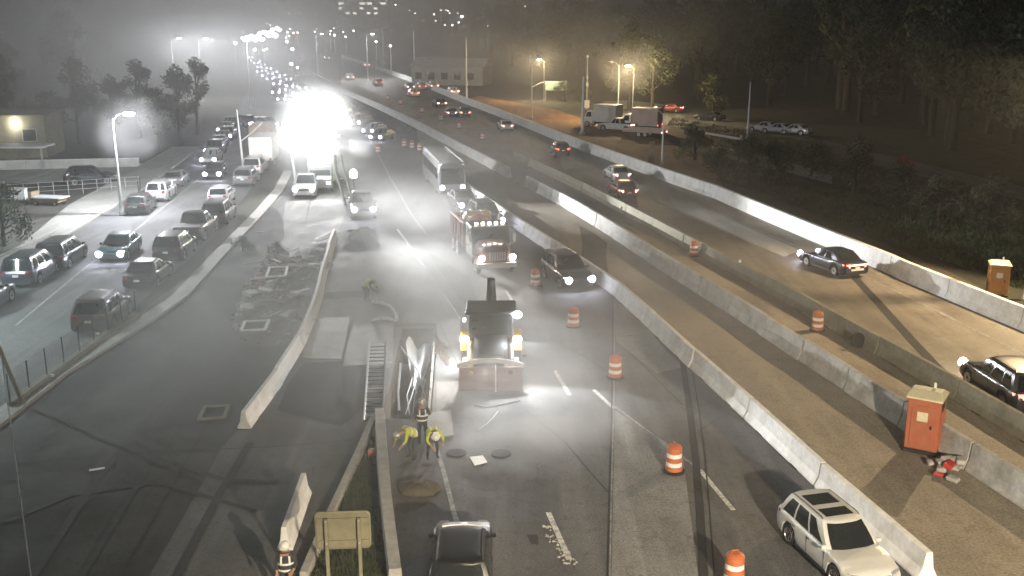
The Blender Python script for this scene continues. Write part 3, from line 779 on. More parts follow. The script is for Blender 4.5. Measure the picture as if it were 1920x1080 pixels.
def make_car(kind, label, loc, rz, pm, cat="car", head=None, tail=None, group=None, name=None, beams=0, beam_col=(.88, .90, 1.0), beam_w=None):
    root = copy_tree(TPL[kind]); root.name = name or {"suv": "suv", "sedan": "sedan_car", "hatch": "hatchback_car", "minivan": "minivan", "pickup": "pickup_truck"}[kind]
    tag(root, label, cat, group); root.location = (loc[0], loc[1], .012); root.rotation_euler = (0, 0, rz)
    for c in root.children:
        n = c.name.split(".")[0]
        if n in PAINTED: own_mat(c, pm)
        if n == "headlight" and head: own_mat(c, head)
        if n == "taillight" and tail: own_mat(c, tail)
    if head in (E_HEAD, E_WARM):
        S = SPEC[kind]; zh = pw(S["top"], S["L"] / 2 - .15) - .1
        for c in list(root.children):
            if c.name.split(".")[0] == "headlight":
                sx = 1 if c.data.vertices[0].co.x > 0 else -1
                b_ = link("bulb", BULB[head], c); b_.location = (sx * S["W"] * .37, S["L"] / 2 + .0, zh)
    if beams:
        S = SPEC[kind]; zh = pw(S["top"], S["L"] / 2 - .15) - .1
        for sx in (1, -1):
            spot(root, (sx * S["W"] * .36, S["L"] / 2 + .10, zh), (sx * S["W"] * .30, S["L"] / 2 + 11, -.10), (beam_w or HEAD_W) * beams, beam_col, 36, 1.0, .07, "headlight_beam")
    return root
def hd(a, b):
    """heading (rotation) of a vehicle pointing from pixel a to pixel b on the ground"""
    d = G(*b) - G(*a); return yaw(d)
def at_ref(px, rz, ref=(0, 0)):
    """ground location so that the car's local point ref sits on pixel px"""
    p = G(*px); c, s = math.cos(rz), math.sin(rz)
    return (p.x - (ref[0] * c - ref[1] * s), p.y - (ref[0] * s + ref[1] * c))
# small far car: one mesh
def far_car_data(S, head, tail, hsize=1.0, pm=None, name="far_car"):
    mb = lower_body(S); mb.mats = [pm or P_DARK]; mb.m = [0] * len(mb.f)
    g = GH(S).shell(); mb.add(g.v, g.f, pm or P_DARK)
    for side, u0, u1 in (("front", .07, .93), ("rear", .08, .92), ("left", .1, .9), ("right", .1, .9)):
        w = GH(S).pane(side, u0, u1, .1, .9, nu=2, nt=1); mb.add(w.v, w.f, M_GLASS)
    L, W = S["L"], S["W"]
    for sx in (1, -1):
        for a in S["ax"]: mb.lathe([(S["rw"], -.1), (S["rw"], .1)], 10, M_RUBBER, Matrix.Translation((sx * (W / 2 - .12), a, S["rw"])), axis='x')
        zh = pw(S["top"], L / 2 - .15) - .1
        r = .13 * hsize
        mb.lathe([(.01, -.05), (r, -.04), (r, .04), (.01, .06)], 10, head, Matrix.Translation((sx * W * .37, L / 2 + .01, zh)), axis='y')
        zt = pw(S["top"], -L / 2 + .06) - .10
        mb.box(sx * W * .38 - .18, sx * W * .38 + .18, -L / 2 - .03, -L / 2 + .05, zt - .09, zt + .09, tail)
    return mb.data(name, smooth=True)

st_dir = yaw(Vector((-.09, 1, 0)))
# ---- side street: left row at the kerb
make_car("suv", "dark blue car cut off by the left photo edge, wheel and lit flank showing", at_ref((22, 566), st_dir, (.9, 1.4)), st_dir, P_BLUE, group="cars parked along the left kerb")
make_car("minivan", "dark parked van with chrome lit flank, second from the left photo edge", at_ref((74, 534), st_dir, (.9, -1.48)), st_dir, P_BLUE, "van", group="cars parked along the left kerb")
make_car("minivan", "dark high roofed van parked beside the oncoming car with glaring headlights", at_ref((136, 500), st_dir, (.9, -.9)), st_dir, P_BLACK, "van", group="cars parked along the left kerb")
d2 = yaw(Vector((-.12, 1, 0)))
make_car("hatch", "black hatchback with white lit bonnet parked beside the lamp post base", at_ref((275, 398), d2, (.5, -.5)), d2, P_DARK, group="cars parked along the left kerb")
make_car("suv", "silver car gleaming violet white parked just behind the black hatchback", at_ref((315, 372), d2, (.5, 0)), d2, P_SILVER, group="cars parked along the left kerb")
make_car("sedan", "grey sedan at the far end of the left kerb row, last before the hazy trees", at_ref((342, 346), d2, (.5, 0)), d2, P_GREY, group="cars parked along the left kerb")
# oncoming cars on the street
make_car("sedan", "teal lit sedan driving towards us with two glaring headlights on the side street", at_ref((207, 494), st_dir + math.pi, (0, 2.4)), st_dir + math.pi, P_TEAL, head=E_HEAD, beams=20, beam_col=(.62, .95, 1.0), group="oncoming cars on the side street")
make_car("sedan", "dark oncoming sedan with low violet headlights, far up the side street", at_ref((398, 338), d2 + math.pi, (0, 2.4)), d2 + math.pi, P_DARK, head=E_HEAD, beams=.5, group="oncoming cars on the side street")
# right row of the street, seen from behind
d3 = yaw(Vector((-.09, 1, 0)))
make_car("suv", "dark suv with reddish tail waiting by the median, nearest car of the street queue", at_ref((168, 632), d3, (0, -2.37)), d3, P_BROWN, "suv", tail=M_TAILOFF, group="cars queued along the median kerb")
d4 = yaw(Vector((-.06, 1, 0)))
make_car("sedan", "black sedan in the street queue directly ahead of the dark reddish suv", at_ref((258, 548), d4, (0, -2.4)), d4, P_BLACK, group="cars queued along the median kerb")
make_car("suv", "black suv in the street queue level with the oncoming teal sedan", at_ref((312, 496), d4, (0, -2.37)), d4, P_BLACK, "suv", group="cars queued along the median kerb")
make_car("pickup", "dark pickup truck with white rear corner, fourth from the near end of the street queue", at_ref((352, 459), d4, (0, -2.85)), d4, P_DARK, "pickup truck", group="cars queued along the median kerb")
make_car("minivan", "large dark green grey van in the street queue below the silver roofed car", at_ref((400, 426), d3, (0, -2.5)), d3, P_DARK, "van", group="cars queued along the median kerb")
make_car("hatch", "silver roofed hatchback with shining lamps in the street queue ahead of the dark van", at_ref((408, 388), d3, (0, -2.15)), d3, P_SILVER, group="cars queued along the median kerb")
make_car("suv", "hazy grey suv with violet glint at the base of the arm lamp post", at_ref((455, 352), d3, (0, -2.37)), d3, P_GREY, "suv", group="cars queued along the median kerb")
make_car("minivan", "pale hazy van with white edge lit rear beside the lamp post with slanted arm", at_ref((472, 330), d3, (0, -2.5)), d3, P_SILVER, "van", group="cars queued along the median kerb")

# ---- mainline, coming towards the camera
dA = hd((1000, 456), (1135, 545))
make_car("suv", "black suv with blue white headlights driving towards us beside the white barrier", at_ref((1088, 548), dA, (0, 2.37)), dA, P_BLACK, "suv", head=E_HEAD, beams=2.2)
dB = hd((880, 385), (1000, 470))
make_car("suv", "dark suv with doubled headlights squeezed between dump truck and white barrier", at_ref((925, 432), dB, (0, 2.37)), dB, P_BLUE, "suv", head=E_HEAD, beams=1.0)
make_car("sedan", "dark car mostly hidden behind the suv next to the dump truck, one lamp glaring", at_ref((888, 398), dB, (-.3, 2.4)), dB, P_DARK, head=E_HEAD, beams=.7)
dW = hd((1470, 862), (1640, 1018)) + .06
white = make_car("suv", "white car with dark roof glass panels next to the barrier at bottom right", at_ref((1468, 1016), dW, (.86, -1.38)), dW, P_WHITE, "car", head=M_LENSOFF, tail=M_TAILOFF, beams=.15)
white.scale = (.87, .87, .87)
S = SPEC["suv"]; g = GH(S)
for y0, y1 in ((-1.45, -.72), (-.42, .10)):
    mb = MB(); mb.box(-.50, .50, y0, y1, S["H"] - .03, S["H"] + .008, M_GLASS); mb.obj("roof_glass", white, bevel=.004)
# black car at the bottom edge, seen from behind above
dK = yaw(Vector((-.02, 1, 0)))
blk = make_car("suv", "black car at the bottom edge with a bright line across its roof front", at_ref((866, 1098), dK, (0, -.3)), dK, P_BLACK)
mb = MB(); mb.tube([(x, .40 - .10 * (x / .62) ** 2, S["H"] - .028) for x in (-.62, -.35, 0, .35, .62)], .022, 6, M_STRIPE); mb.obj("roof_edge_highlight", blk); blk.scale = (.88, .88, .88)  # bright tube painting the floodlight's reflection along the roof front
# low vehicle with two starry lamps behind the dark asphalt heap
dV = hd((668, 360), (684, 412))
make_car("pickup", "pickup truck with two close starry headlights behind the fresh asphalt heap", at_ref((683, 414), dV, (0, 2.85)), dV, P_GREY, "pickup truck", head=E_HEAD, beams=1.4)
# ---- right carriageway, going away
dR = hd((1570, 520), (1160, 370))
make_car("sedan", "dark blue sedan with full width red tail bar on the right carriageway", at_ref((1606, 523), dR, (0, -2.4)), dR, P_BLUE, head=E_HEAD, tail=E_TAIL, beams=.8)
bc = [o for o in COL.objects if o.get("label", "").startswith("dark blue sedan with full")][0]
mb = MB(); mb.box(-.62, .62, -2.436, -2.36, .80, .875, E_BAR); mb.obj("tail_bar", bc)
mb = MB(); mb.box(-.45, .45, -2.432, -2.38, .50, .62, M_PLATE); mb.obj("bumper_plate", bc)
dR2 = hd((1165, 380), (1050, 300))
make_car("sedan", "dark red sedan with lit tail lamps, side by side with a white sedan", at_ref((1180, 376), dR2, (0, -2.4)), dR2, P_RED, tail=E_TAILW)
make_car("sedan", "white sedan with red rear glass driving beside the dark red sedan", at_ref((1168, 344), dR2, (0, -2.4)), dR2, P_WHITE, tail=E_TAILW)
make_car("hatch", "dark rounded hatchback driving away in the middle of the pale pavement", at_ref((1056, 294), dR2, (0, -2.15)), dR2, P_BLACK, tail=E_TAIL)
make_car("sedan", "white car with glowing tail above the first lane drum of the far carriageway", at_ref((952, 247), dR2, (0, -2.4)), dR2, P_WHITE, tail=E_TAILW)
make_car("suv", "dark suv with one long red tail light strip near the parapet", at_ref((873, 222), dR2, (0, -2.37)), dR2, P_DARK, "suv", tail=E_BAR)
make_car("sedan", "grey sedan with two white glowing tail lamps left of the dark suv", at_ref((848, 221), dR2, (0, -2.4)), dR2, P_GREY, tail=E_TAILW)
dQ = hd((1925, 800), (1800, 700)) + .05
qc = make_car("suv", "grey suv driving away, cut off by the right photo edge above dark barrier", at_ref((1812, 716), dQ, (-.7, 1.9)), dQ, P_DARK, "suv", head=E_WARM, tail=E_TAIL)

# ---------------------------------------------------------------- far traffic
F_ON = [far_car_data(SPEC[k], E_HEADFAR, M_TAILOFF, h, p, "oncoming_car") for k, h, p in (("sedan", 1.5, P_GREY), ("suv", 1.7, P_DARK), ("sedan", 1.4, P_SILVER))]
F_AW = [far_car_data(SPEC[k], M_LENSOFF, t, 1, p, "departing_car") for k, t, p in (("sedan", E_TAILW, P_DARK), ("suv", E_TAIL, P_SILVER), ("suv", E_TAILW, P_WHITE))]
queue = [(718, 262), (678, 236), (703, 250), (660, 226), (642, 222), (628, 212), (648, 208), (612, 203), (628, 196), (598, 196), (612, 189), (584, 190), (598, 182), (568, 184), (584, 176), (554, 178), (566, 170), (540, 184), (526, 190), (542, 166), (552, 160), (528, 172), (516, 178), (530, 156), (540, 152), (518, 162), (518, 148), (528, 145), (505, 152), (506, 142), (514, 138), (496, 146), (495, 136), (503, 131), (486, 138), (486, 129), (492, 124), (480, 121), (474, 116), (484, 117), (470, 111)]
for i, p in enumerate(queue):
    o = link("oncoming_car", F_ON[i % 3]); q0 = G(*p); nx = Vector((0, 40, 0))
    d = Vector((-(5.0 - .0 * i) * .06, -1, 0)) if p[0] > 600 else Vector((.30, -1, 0))
    put(o, (q0.x, q0.y, .012), yaw(d))
    lab = "oncoming car with violet headlights leading the far queue right of the floodlights" if i == 0 else "oncoming car with glaring headlights in the long far queue behind the floodlights"
    tag(o, lab, "car", "oncoming cars in the far queue")
for i, (p, lab) in enumerate([((411, 276), "far oncoming car with violet lamps, nearest of the hazy street cluster"), ((405, 290), "far oncoming car on the side street, just nearer than the violet cluster"), ((398, 304), "far oncoming car on the side street below the violet cluster"), ((419, 266), "far oncoming car in the middle of the hazy violet cluster"), ((427, 262), "far oncoming car at the right side of the hazy violet cluster"), ((424, 248), "far oncoming car above the hazy violet cluster"), ((433, 238), "far oncoming car where the side street meets the cross road")]):
    o = link("oncoming_car", F_ON[i % 3]); q0 = G(*p); put(o, (q0.x, q0.y, .012), yaw(Vector((.1, -1, 0))))
    tag(o, lab, "car", "far oncoming cars on the side street")
for i, (p, lab) in enumerate([((823, 200), "far white car with a bright tail on the hazy right carriageway"), ((774, 181), "far car with one pinkish tail glow in the haze"), ((848, 178), "far car under the tall white pole with a thin light bar"), ((766, 168), "far car with small white lamp, left of a pair at the parapet"), ((788, 168), "far car with small white lamp beside the parapet bend"), ((811, 167), "far car with dim tail bar by the parapet bend"), ((803, 158), "far car highest on the right carriageway beside the parapet"), ((708, 160), "far car with round white lamp deep in the haze"), ((655, 150), "far car deep in the haze beyond the median wall"), ((612, 112), "far car with faint red tail deep in the haze"), ((562, 116), "far car with faint warm tail lamp in the upper haze"), ((686, 126), "far car with pale tail lamp left of the pale building")]):
    o = link("departing_car", F_AW[i % 3]); q0 = G(*p); put(o, (q0.x, q0.y, .02), yaw(Vector((-.33, 1, 0))))
    tag(o, lab, "car", "far cars driving away")
# cross road traffic, hazy line of lights
for i, x in enumerate((452, 468, 486, 503)):
    o = link("crossing_car", F_ON[i % 3]); q0 = G(x, 238); put(o, (q0.x, q0.y, .012), yaw(Vector((.9, -.5, 0))))
    tag(o, "hazy car with lit lamps on the cross road left of the floodlights", "car", "cars on the hazy cross road")

# ---------------------------------------------------------------- bus
def tags(o, *a): return tag(o, *a)
def make_bus():
    rz = hd((800, 312), (850, 368))
    L, W, H = 12.0, 2.5, 3.05
    loc = at_ref((849, 370), rz, (0, L / 2))
    r = thing("bus", "large pale coach bus with white roof edges and two bright headlights", "bus", (loc[0], loc[1], .012), rz)
    prof = [(-W / 2 + .08, .32), (-W / 2, .55), (-W / 2, 2.5), (-W / 2 + .14, H - .12), (-W / 2 + .4, H), (W / 2 - .4, H), (W / 2 - .14, H - .12), (W / 2, 2.5), (W / 2, .55), (W / 2 - .08, .32)]
    mb = MB(); rings = []
    for y, k, dz in ((-L / 2, .97, -.06), (-L / 2 + .15, 1, 0), (L / 2 - .4, 1, 0), (L / 2 - .1, .97, -.10), (L / 2, .90, -.25)):
        rings.append([(x * k, y, z + dz * (1 if z > 1.5 else 0)) for x, z in prof])
    mb.loft(rings, P_SILVER); mb.obj("body", r, smooth=True)
    w = MB(); w.add([(-1.02, L / 2 + .012, 1.15), (1.02, L / 2 + .012, 1.15), (.98, L / 2 + .006, 2.55), (-.98, L / 2 + .006, 2.55), (-1.02, L / 2 - .1, 1.15), (1.02, L / 2 - .1, 1.15), (.98, L / 2 - .14, 2.55), (-.98, L / 2 - .14, 2.55)], [(0, 1, 2, 3), (0, 4, 5, 1), (2, 6, 7, 3), (0, 3, 7, 4), (1, 5, 6, 2)], M_GLASS); w.obj("windshield", r)
    for sx in (1, -1):
        for k in range(6):
            y0 = -L / 2 + .7 + k * 1.75
            w = MB(); w.box(min(sx * W / 2, sx * (W / 2 + .012)), max(sx * W / 2, sx * (W / 2 + .012)), y0, y0 + 1.62, 1.55, 2.45, M_GLASS); w.obj("side_window", r)
        h = MB(); h.lathe([(.01, -.03), (.22, -.02), (.20, .05), (.01, .08)], 12, E_HEAD, Matrix.Translation((sx * .92, L / 2 + .0, .86)), axis='y'); h.obj("headlight", r)
        spot(r, (sx * .92, L / 2 + .1, .86), (sx * .8, L / 2 + 14, -.1), HEAD_W * .8, (.9, .92, 1), 38, 1, .08, "headlight_beam")
        e = MB(); e.tube([(sx * (W / 2 - .2), -L / 2 + .2, H - .02), (sx * (W / 2 - .2), L / 2 - .5, H - .02)], .05, 6, M_WHITEMETAL); e.obj("roof_edge_highlight", r)  # white tube painting the highlight along the roof edge
        m = MB(); m.tube([(sx * 1.1, L / 2 - .15, 2.6), (sx * 1.45, L / 2 + .25, 2.45), (sx * 1.45, L / 2 + .25, 2.1)], .03, 6, M_BLACKPL); m.cbox((sx * 1.45, L / 2 + .25, 1.95), .2, .1, .4, M_BLACKPL); m.obj("mirror", r)
        for y in (L / 2 - 2.6, -L / 2 + 2.8): add_wheel(r, (sx * (W / 2 - .16), y, .5), .5, .3)
        k = MB(); k.lathe([(.01, -.03), (.05, -.02), (.05, .03), (.01, .04)], 8, E_WARM, Matrix.Translation((sx * .95, L / 2 - .12, H - .22)), axis='y'); k.obj("clearance_lamp", r)
    b = MB(); b.box(-1.1, 1.1, L / 2 - .1, L / 2 + .03, .36, .66, M_BLACKPL); b.obj("bumper", r, bevel=.03)
make_bus()

# ---------------------------------------------------------------- dump truck
def make_dump():
    rz = hd((862, 448), (934, 520))
    L = 8.4
    loc = at_ref((933, 518), rz, (0, L / 2))
    r = thing("dump_truck", "red dump truck with yellow tank and tarpaulin load facing us with starry headlights", "truck", (loc[0], loc[1], .012), rz)
    f = MB(); f.box(-.45, .45, -L / 2 + .2, L / 2 - .2, .62, .86, M_DARKMETAL); f.obj("chassis", r)
    # bonnet
    h = MB(); rings = []
    for y, w, z1 in ((2.35, 1.02, 1.95), (2.9, 1.0, 1.92), (3.7, .93, 1.78), (4.08, .84, 1.62), (4.15, .76, 1.5)):
        rings.append([(-w, y, .82), (-w, y, z1 - .3), (-w * .8, y, z1 - .05), (0, y, z1 + .03), (w * .8, y, z1 - .05), (w, y, z1 - .3), (w, y, .82)])
    h.loft(rings, M_REDPAINT); h.obj("bonnet", r, smooth=True)
    gr = MB()
    for k in range(7): gr.box(-.52 + k * .155, -.42 + k * .155, 4.12, 4.19, .95, 1.48, M_GALV)
    gr.box(-.62, .62, 4.10, 4.15, .9, 1.5, M_BLACKPL); gr.obj("grille", r)
    b = MB(); b.box(-1.22, 1.22, 3.98, 4.22, .50, .82, M_GALV); b.obj("bumper", r, bevel=.03)
    # cab
    c = MB(); prof = []
    rings = []
    for x, k in ((-1.2, 0), (-1.12, 1), (1.12, 1), (1.2, 0)):
        rings.append([(x, .55, .82), (x, 2.5, .82), (x, 2.5, 1.75), (x, 2.18, 2.72 - .06 * (1 - k)), (x, .95, 2.8 - .06 * (1 - k)), (x, .55, 2.7 - .06 * (1 - k))])
    c.loft(rings, M_DARKMETAL); c.obj("cab", r, bevel=.04)
    w = MB(); w.add([(-1.02, 2.512, 1.80), (1.02, 2.512, 1.80), (.98, 2.23, 2.62), (-.98, 2.23, 2.62)], [(0, 1, 2, 3)], M_GLASS); w.obj("windshield", r)
    for sx in (1, -1):
        w = MB(); w.add([(sx * 1.212, 2.3, 1.72), (sx * 1.212, 1.1, 1.72), (sx * 1.212, 1.1, 2.55), (sx * 1.212, 2.1, 2.55)], [(0, 1, 2, 3)], M_GLASS); w.obj("side_window", r)
        m = MB(); m.tube([(sx * 1.2, 2.35, 1.6), (sx * 1.5, 2.5, 1.65), (sx * 1.5, 2.5, 2.35), (sx * 1.2, 2.3, 2.45)], .02, 6, M_GALV); m.cbox((sx * 1.5, 2.5, 2.0), .18, .08, .5, M_GALV); m.obj("mirror", r)
        hl = MB(); hl.lathe([(.01, -.03), (.20, -.02), (.18, .05), (.01, .08)], 12, E_WARM, Matrix.Translation((sx * .98, 4.17, 1.12)), axis='y'); hl.obj("headlight", r)
        spot(r, (sx * .98, 4.3, 1.1), (sx * .8, 16, -.2), HEAD_W * .8, (1, .93, .86), 38, 1, .08, "headlight_beam")
        fd = MB(); rings = []
        for k in range(9):
            a = math.pi * k / 8; y, z = 3.25 + .68 * math.cos(a), .52 + .66 * math.sin(a)
            rings.append([(sx * .82, y, z), (sx * 1.24, y, z), (sx * 1.24, y - .05 * math.cos(a), z - .05), (sx * .82, y - .05 * math.cos(a), z - .05)])
        fd.loft(rings, M_REDPAINT); fd.obj("fender", r)
        add_wheel(r, (sx * 1.03, 3.25, .52), .52, .30)
        for y in (-2.1, -3.4): add_wheel(r, (sx * .98, y, .52), .52, .52)
        ex = MB(); ex.tube([(sx * 1.0, .4, .9), (sx * 1.0, .4, 3.1)], .07, 8, M_GALV); ex.obj("exhaust_stack", r)
    for k in range(5):
        cl = MB(); x = -.84 + k * .42
        cl.box(x - .085, x + .085, 2.02, 2.16, 2.80, 2.94, E_WARM); cl.obj("roof_lamp", r)
    # bed
    bd = MB()
    y0, y1 = -4.1, .35
    for x0, x1 in ((-1.25, -1.18), (1.18, 1.25)): bd.box(x0, x1, y0, y1, 1.05, 2.55, M_RUST)
    bd.box(-1.178, 1.178, y0 + .002, y0 + .07, 1.06, 2.5, M_RUST); bd.box(-1.178, 1.178, y1 - .08, y1 - .002, 1.06, 2.72, M_RUST); bd.box(-1.176, 1.176, y0 + .072, y1 - .082, 1.04, 1.12, M_RUST)
    bd.obj("dump_bed", r)
    for sx in (1, -1):
        for k in range(6):
            rb = MB(); y = y0 + .25 + k * .8; rb.box(min(sx * 1.252, sx * 1.33), max(sx * 1.252, sx * 1.33), y - .05, y + .05, 1.08, 2.5, M_RUST); rb.obj("bed_rib", r)
        tr = MB(); tr.box(min(sx * 1.15, sx * 1.30), max(sx * 1.15, sx * 1.30), y0, y1, 2.552, 2.62, M_RUST); tr.obj("bed_rail", r)
    ld = MB(); rings = []
    for i in range(6):
        a = i / 5 * math.pi / 2
        rings.append([(1.05 * math.cos(a) * math.cos(2 * math.pi * k / 14) + .1, -.75 + .95 * math.cos(a) * math.sin(2 * math.pi * k / 14), 1.6 + 1.35 * math.sin(a)) for k in range(14)])
    ld.loft(rings, M_MOUND); o = ld.obj("tarpaulin_load", None, smooth=True)
    M = Matrix.Translation((loc[0], loc[1], .012)) @ Matrix.Rotation(rz, 4, 'Z')
    o.matrix_world = M; tag(o, "rounded pinkish tarpaulin heap riding in the dump truck bed behind the cab", "load")
    tk = MB(); tk.lathe([(.05, -1.0), (.5, -.95), (.72, -.75), (.74, .0), (.72, .75), (.5, .95), (.05, 1.0)], 18, M_YELLOW, Matrix.Translation((-.25, -2.5, 2.1)), axis='x'); o = tk.obj("tank", None, smooth=True)
    o.matrix_world = M; tag(o, "yellow rounded tank lying in the rear of the dump truck bed", "tank")
    bw = MB()
    for x in (-.5, .75): bw.tube([(x, -2.5 + .76 * math.cos(a), 2.1 + .76 * math.sin(a)) for a in [2 * math.pi * k / 20 for k in range(21)]], .035, 5, M_BARW)
    bw.obj("tank_strap", o)
make_dump()

# ---------------------------------------------------------------- backhoe loader
def make_backhoe():
    rz = hd((925, 640), (918, 720)) + .02
    loc = at_ref((920, 724), rz, (0, 2.1))
    r = thing("backhoe_loader", "yellow and dark backhoe loader facing us with three starry work lights", "backhoe", (loc[0], loc[1], .012), rz)
    f = MB(); f.box(-.5, .5, -1.9, 1.6, .55, .95, M_DARKMETAL); f.obj("chassis", r, bevel=.03)
    h = MB(); rings = []
    for y, w, z1 in ((.15, .62, 1.75), (.9, .6, 1.68), (1.5, .55, 1.55), (1.75, .5, 1.35)): rings.append([(-w, y, .85), (-w, y, z1 - .1), (-w + .12, y, z1), (w - .12, y, z1), (w, y, z1 - .1), (w, y, .85)])
    h.loft(rings, M_DARKMETAL); h.obj("bonnet", r, smooth=True)
    gr = MB(); gr.box(-.42, .42, 1.74, 1.79, .9, 1.28, M_BLACKPL); gr.obj("grille", r)
    # cab: pillars, roof, panes
    for sx in (1, -1):
        for y, yt in ((.15, .02), (-.75, -.75), (-1.6, -1.5)):
            p = MB(); p.tube([(sx * .82, y, .95), (sx * .78, yt, 2.72)], .05, 6, M_DARKMETAL); p.obj("cab_pillar", r)
        w = MB(); w.add([(sx * .80, .06, 1.3), (sx * .80, -.70, 1.3), (sx * .77, -.70, 2.66), (sx * .77, .0, 2.66)], [(0, 1, 2, 3)], M_GLASS); w.obj("side_window", r)
        w = MB(); w.add([(sx * .80, -.80, 1.3), (sx * .80, -1.52, 1.3), (sx * .77, -1.45, 2.66), (sx * .77, -.80, 2.66)], [(0, 1, 2, 3)], M_GLASS); w.obj("side_window", r)
        d = MB(); d.box(min(sx * .74, sx * .84), max(sx * .74, sx * .84), -1.6, .12, .9, 1.28, M_YELLOW); d.obj("lower_door", r, bevel=.02)
        add_wheel(r, (sx * .92, -1.15, .74), .74, .46); add_wheel(r, (sx * .88, 1.15, .5), .5, .32)
        fd = MB(); rings = []
        for k in range(8):
            a = math.pi * (k + .3) / 7.6; y, z = -1.15 + .84 * math.cos(a), .74 + .84 * math.sin(a)
            rings.append([(sx * .66, y, z), (sx * 1.16, y, z), (sx * 1.16, y - .05 * math.cos(a), z - .05), (sx * .66, y - .05 * math.cos(a), z - .05)])
        fd.loft(rings, M_YELLOW); fd.obj("fender", r)
        arm = MB(); arm.tube([(sx * .72, -.1, 1.35), (sx * .74, .9, 1.42), (sx * .74, 1.7, 1.05), (sx * .72, 2.25, .62)], [.10, .11, .11, .09], 8, M_YELLOW if sx > 0 else M_DARKMETAL); arm.obj("loader_arm", r)
        cyl = MB(); cyl.tube([(sx * .72, .2, .95), (sx * .74, 1.3, 1.12)], .05, 8, M_GALV); cyl.obj("lift_cylinder", r)
        hl = MB(); hl.lathe([(.01, -.03), (.18, -.02), (.16, .06), (.01, .09)], 12, E_WARM, Matrix.Translation((sx * .98, .42, 1.62)), axis='y'); hl.tube([(sx * .60, .38, 1.58), (sx * .98, .38, 1.62)], .03, 6, M_DARKMETAL); hl.obj("headlight", r)
        spot(r, (sx * .98, .62, 1.6), (3.6 if sx > 0 else -1.2, 7 if sx > 0 else 11, -.3), WORK_W * (1.8 if sx > 0 else .8), (1, .95, .9), 100, .7, .08, "work_beam")
    w = MB(); w.add([(-.76, .165, 1.72), (.76, .165, 1.72), (.73, .06, 2.62), (-.73, .06, 2.62)], [(0, 1, 2, 3)], M_GLASS); w.obj("windshield", r)
    w = MB(); w.add([(-.76, -1.62, 1.3), (.76, -1.62, 1.3), (.73, -1.52, 2.62), (-.73, -1.52, 2.62)], [(0, 3, 2, 1)], M_GLASS); w.obj("rear_window", r)
    rf = MB(); rf.box(-.95, .95, -1.75, .28, 2.72, 2.86, M_DARKMETAL); rf.obj("roof", r, bevel=.04)
    # work lamp on the machine's left roof corner (image right)
    wl = MB(); wl.lathe([(.01, -.04), (.18, -.03), (.16, .06), (.01, .09)], 12, E_LED, Matrix.Translation((-.98, .38, 2.78)), axis='y'); wl.obj("roof_work_lamp", r)
    spot(r, (-.98, .55, 2.78), (-3.0, 7.0, 0), WORK_W * 3.6, (.94, .97, 1), 78, .45, .10, "work_beam")
    wl = MB(); wl.lathe([(.01, -.04), (.09, -.03), (.09, .05), (.01, .06)], 12, E_LED, Matrix.Translation((.99, -.25, 2.35)), axis='x'); wl.tube([(.8, -.25, 2.4), (.96, -.25, 2.36)], .025, 5, M_DARKMETAL); wl.obj("side_work_lamp", r)
    spot(r, (1.12, -.25, 2.35), (4.2, -.6, -.8), WORK_W * 1.5, (.96, .98, 1), 110, .6, .08, "work_beam")
    # front bucket with its curved bright lip
    bk = MB(); rings = []
    sec = [(2.2, .95), (2.08, .55), (2.2, .22), (2.6, .10), (3.0, .12), (3.0, .15), (2.62, .15), (2.27, .27), (2.16, .55), (2.26, .93)]
    for x in (-1.12, 1.12): rings.append([(x, y, z) for y, z in sec])
    bk.loft(rings, M_RUST); bk.add([(-1.125, 2.2, .95), (-1.125, 2.08, .55), (-1.125, 2.2, .22), (-1.125, 3.0, .12)], [(0, 1, 2, 3)], M_RUST); bk.add([(1.125, 2.2, .95), (1.125, 2.08, .55), (1.125, 2.2, .22), (1.125, 3.0, .12)], [(3, 2, 1, 0)], M_RUST)
    bk.obj("bucket", r)
    lp = MB(); rings = []
    for k in range(11):
        x = -1.2 + 2.4 * k / 10; zz = .98 + .26 * (1 - (x / 1.2) ** 2); rings.append([(x, 2.16, zz - .10), (x, 2.24, zz - .10), (x, 2.24, zz + .10), (x, 2.16, zz + .10)])
    lp.loft(rings, M_CONC); lp.obj("bucket_spill_guard", r)
    # folded digging arm at the back
    bm_ = MB(); bm_.tube([(0, -2.0, .8), (0, -2.45, 2.4), (0, -2.3, 3.75)], [.20, .22, .15], 8, M_DARKMETAL); bm_.obj("boom", r)
    dp = MB(); dp.tube([(0, -2.3, 3.75), (.03, -2.7, 2.9), (.03, -2.75, 1.7)], [.16, .15, .11], 8, M_DARKMETAL); dp.obj("dipper_arm", r)
    rb = MB(); rb.loft([[(-.3, -2.7, 1.75), (.3, -2.7, 1.75), (.3, -2.35, 1.5), (-.3, -2.35, 1.5)], [(-.3, -2.95, 1.2), (.3, -2.95, 1.2), (.3, -2.45, 1.0), (-.3, -2.45, 1.0)]], M_DARKMETAL); rb.obj("digging_bucket", r)
    for sx in (1, -1):
        st = MB(); st.tube([(sx * .8, -1.95, .9), (sx * 1.15, -2.0, .05)], .07, 6, M_DARKMETAL); st.cbox((sx * 1.17, -2.0, .03), .4, .4, .05, M_DARKMETAL); st.obj("stabiliser", r)
    # lifting chain hanging from the bucket to a hook on the plate
    b2 = thing("lifting_chain", "pale lifting chain hanging from the backhoe bucket down to the plate", "chain", (loc[0], loc[1], .012), rz)
    for k in range(16):
        z = .98 - k * .058; ck = MB(); ck.tube([(-.22 + .022 * math.cos(a), 3.02, z + .038 * math.sin(a)) if k % 2 else (-.22, 3.02 + .022 * math.cos(a), z + .038 * math.sin(a)) for a in [2 * math.pi * j / 8 for j in range(9)]], .010, 4, M_STRIPE); ck.obj("link", b2)
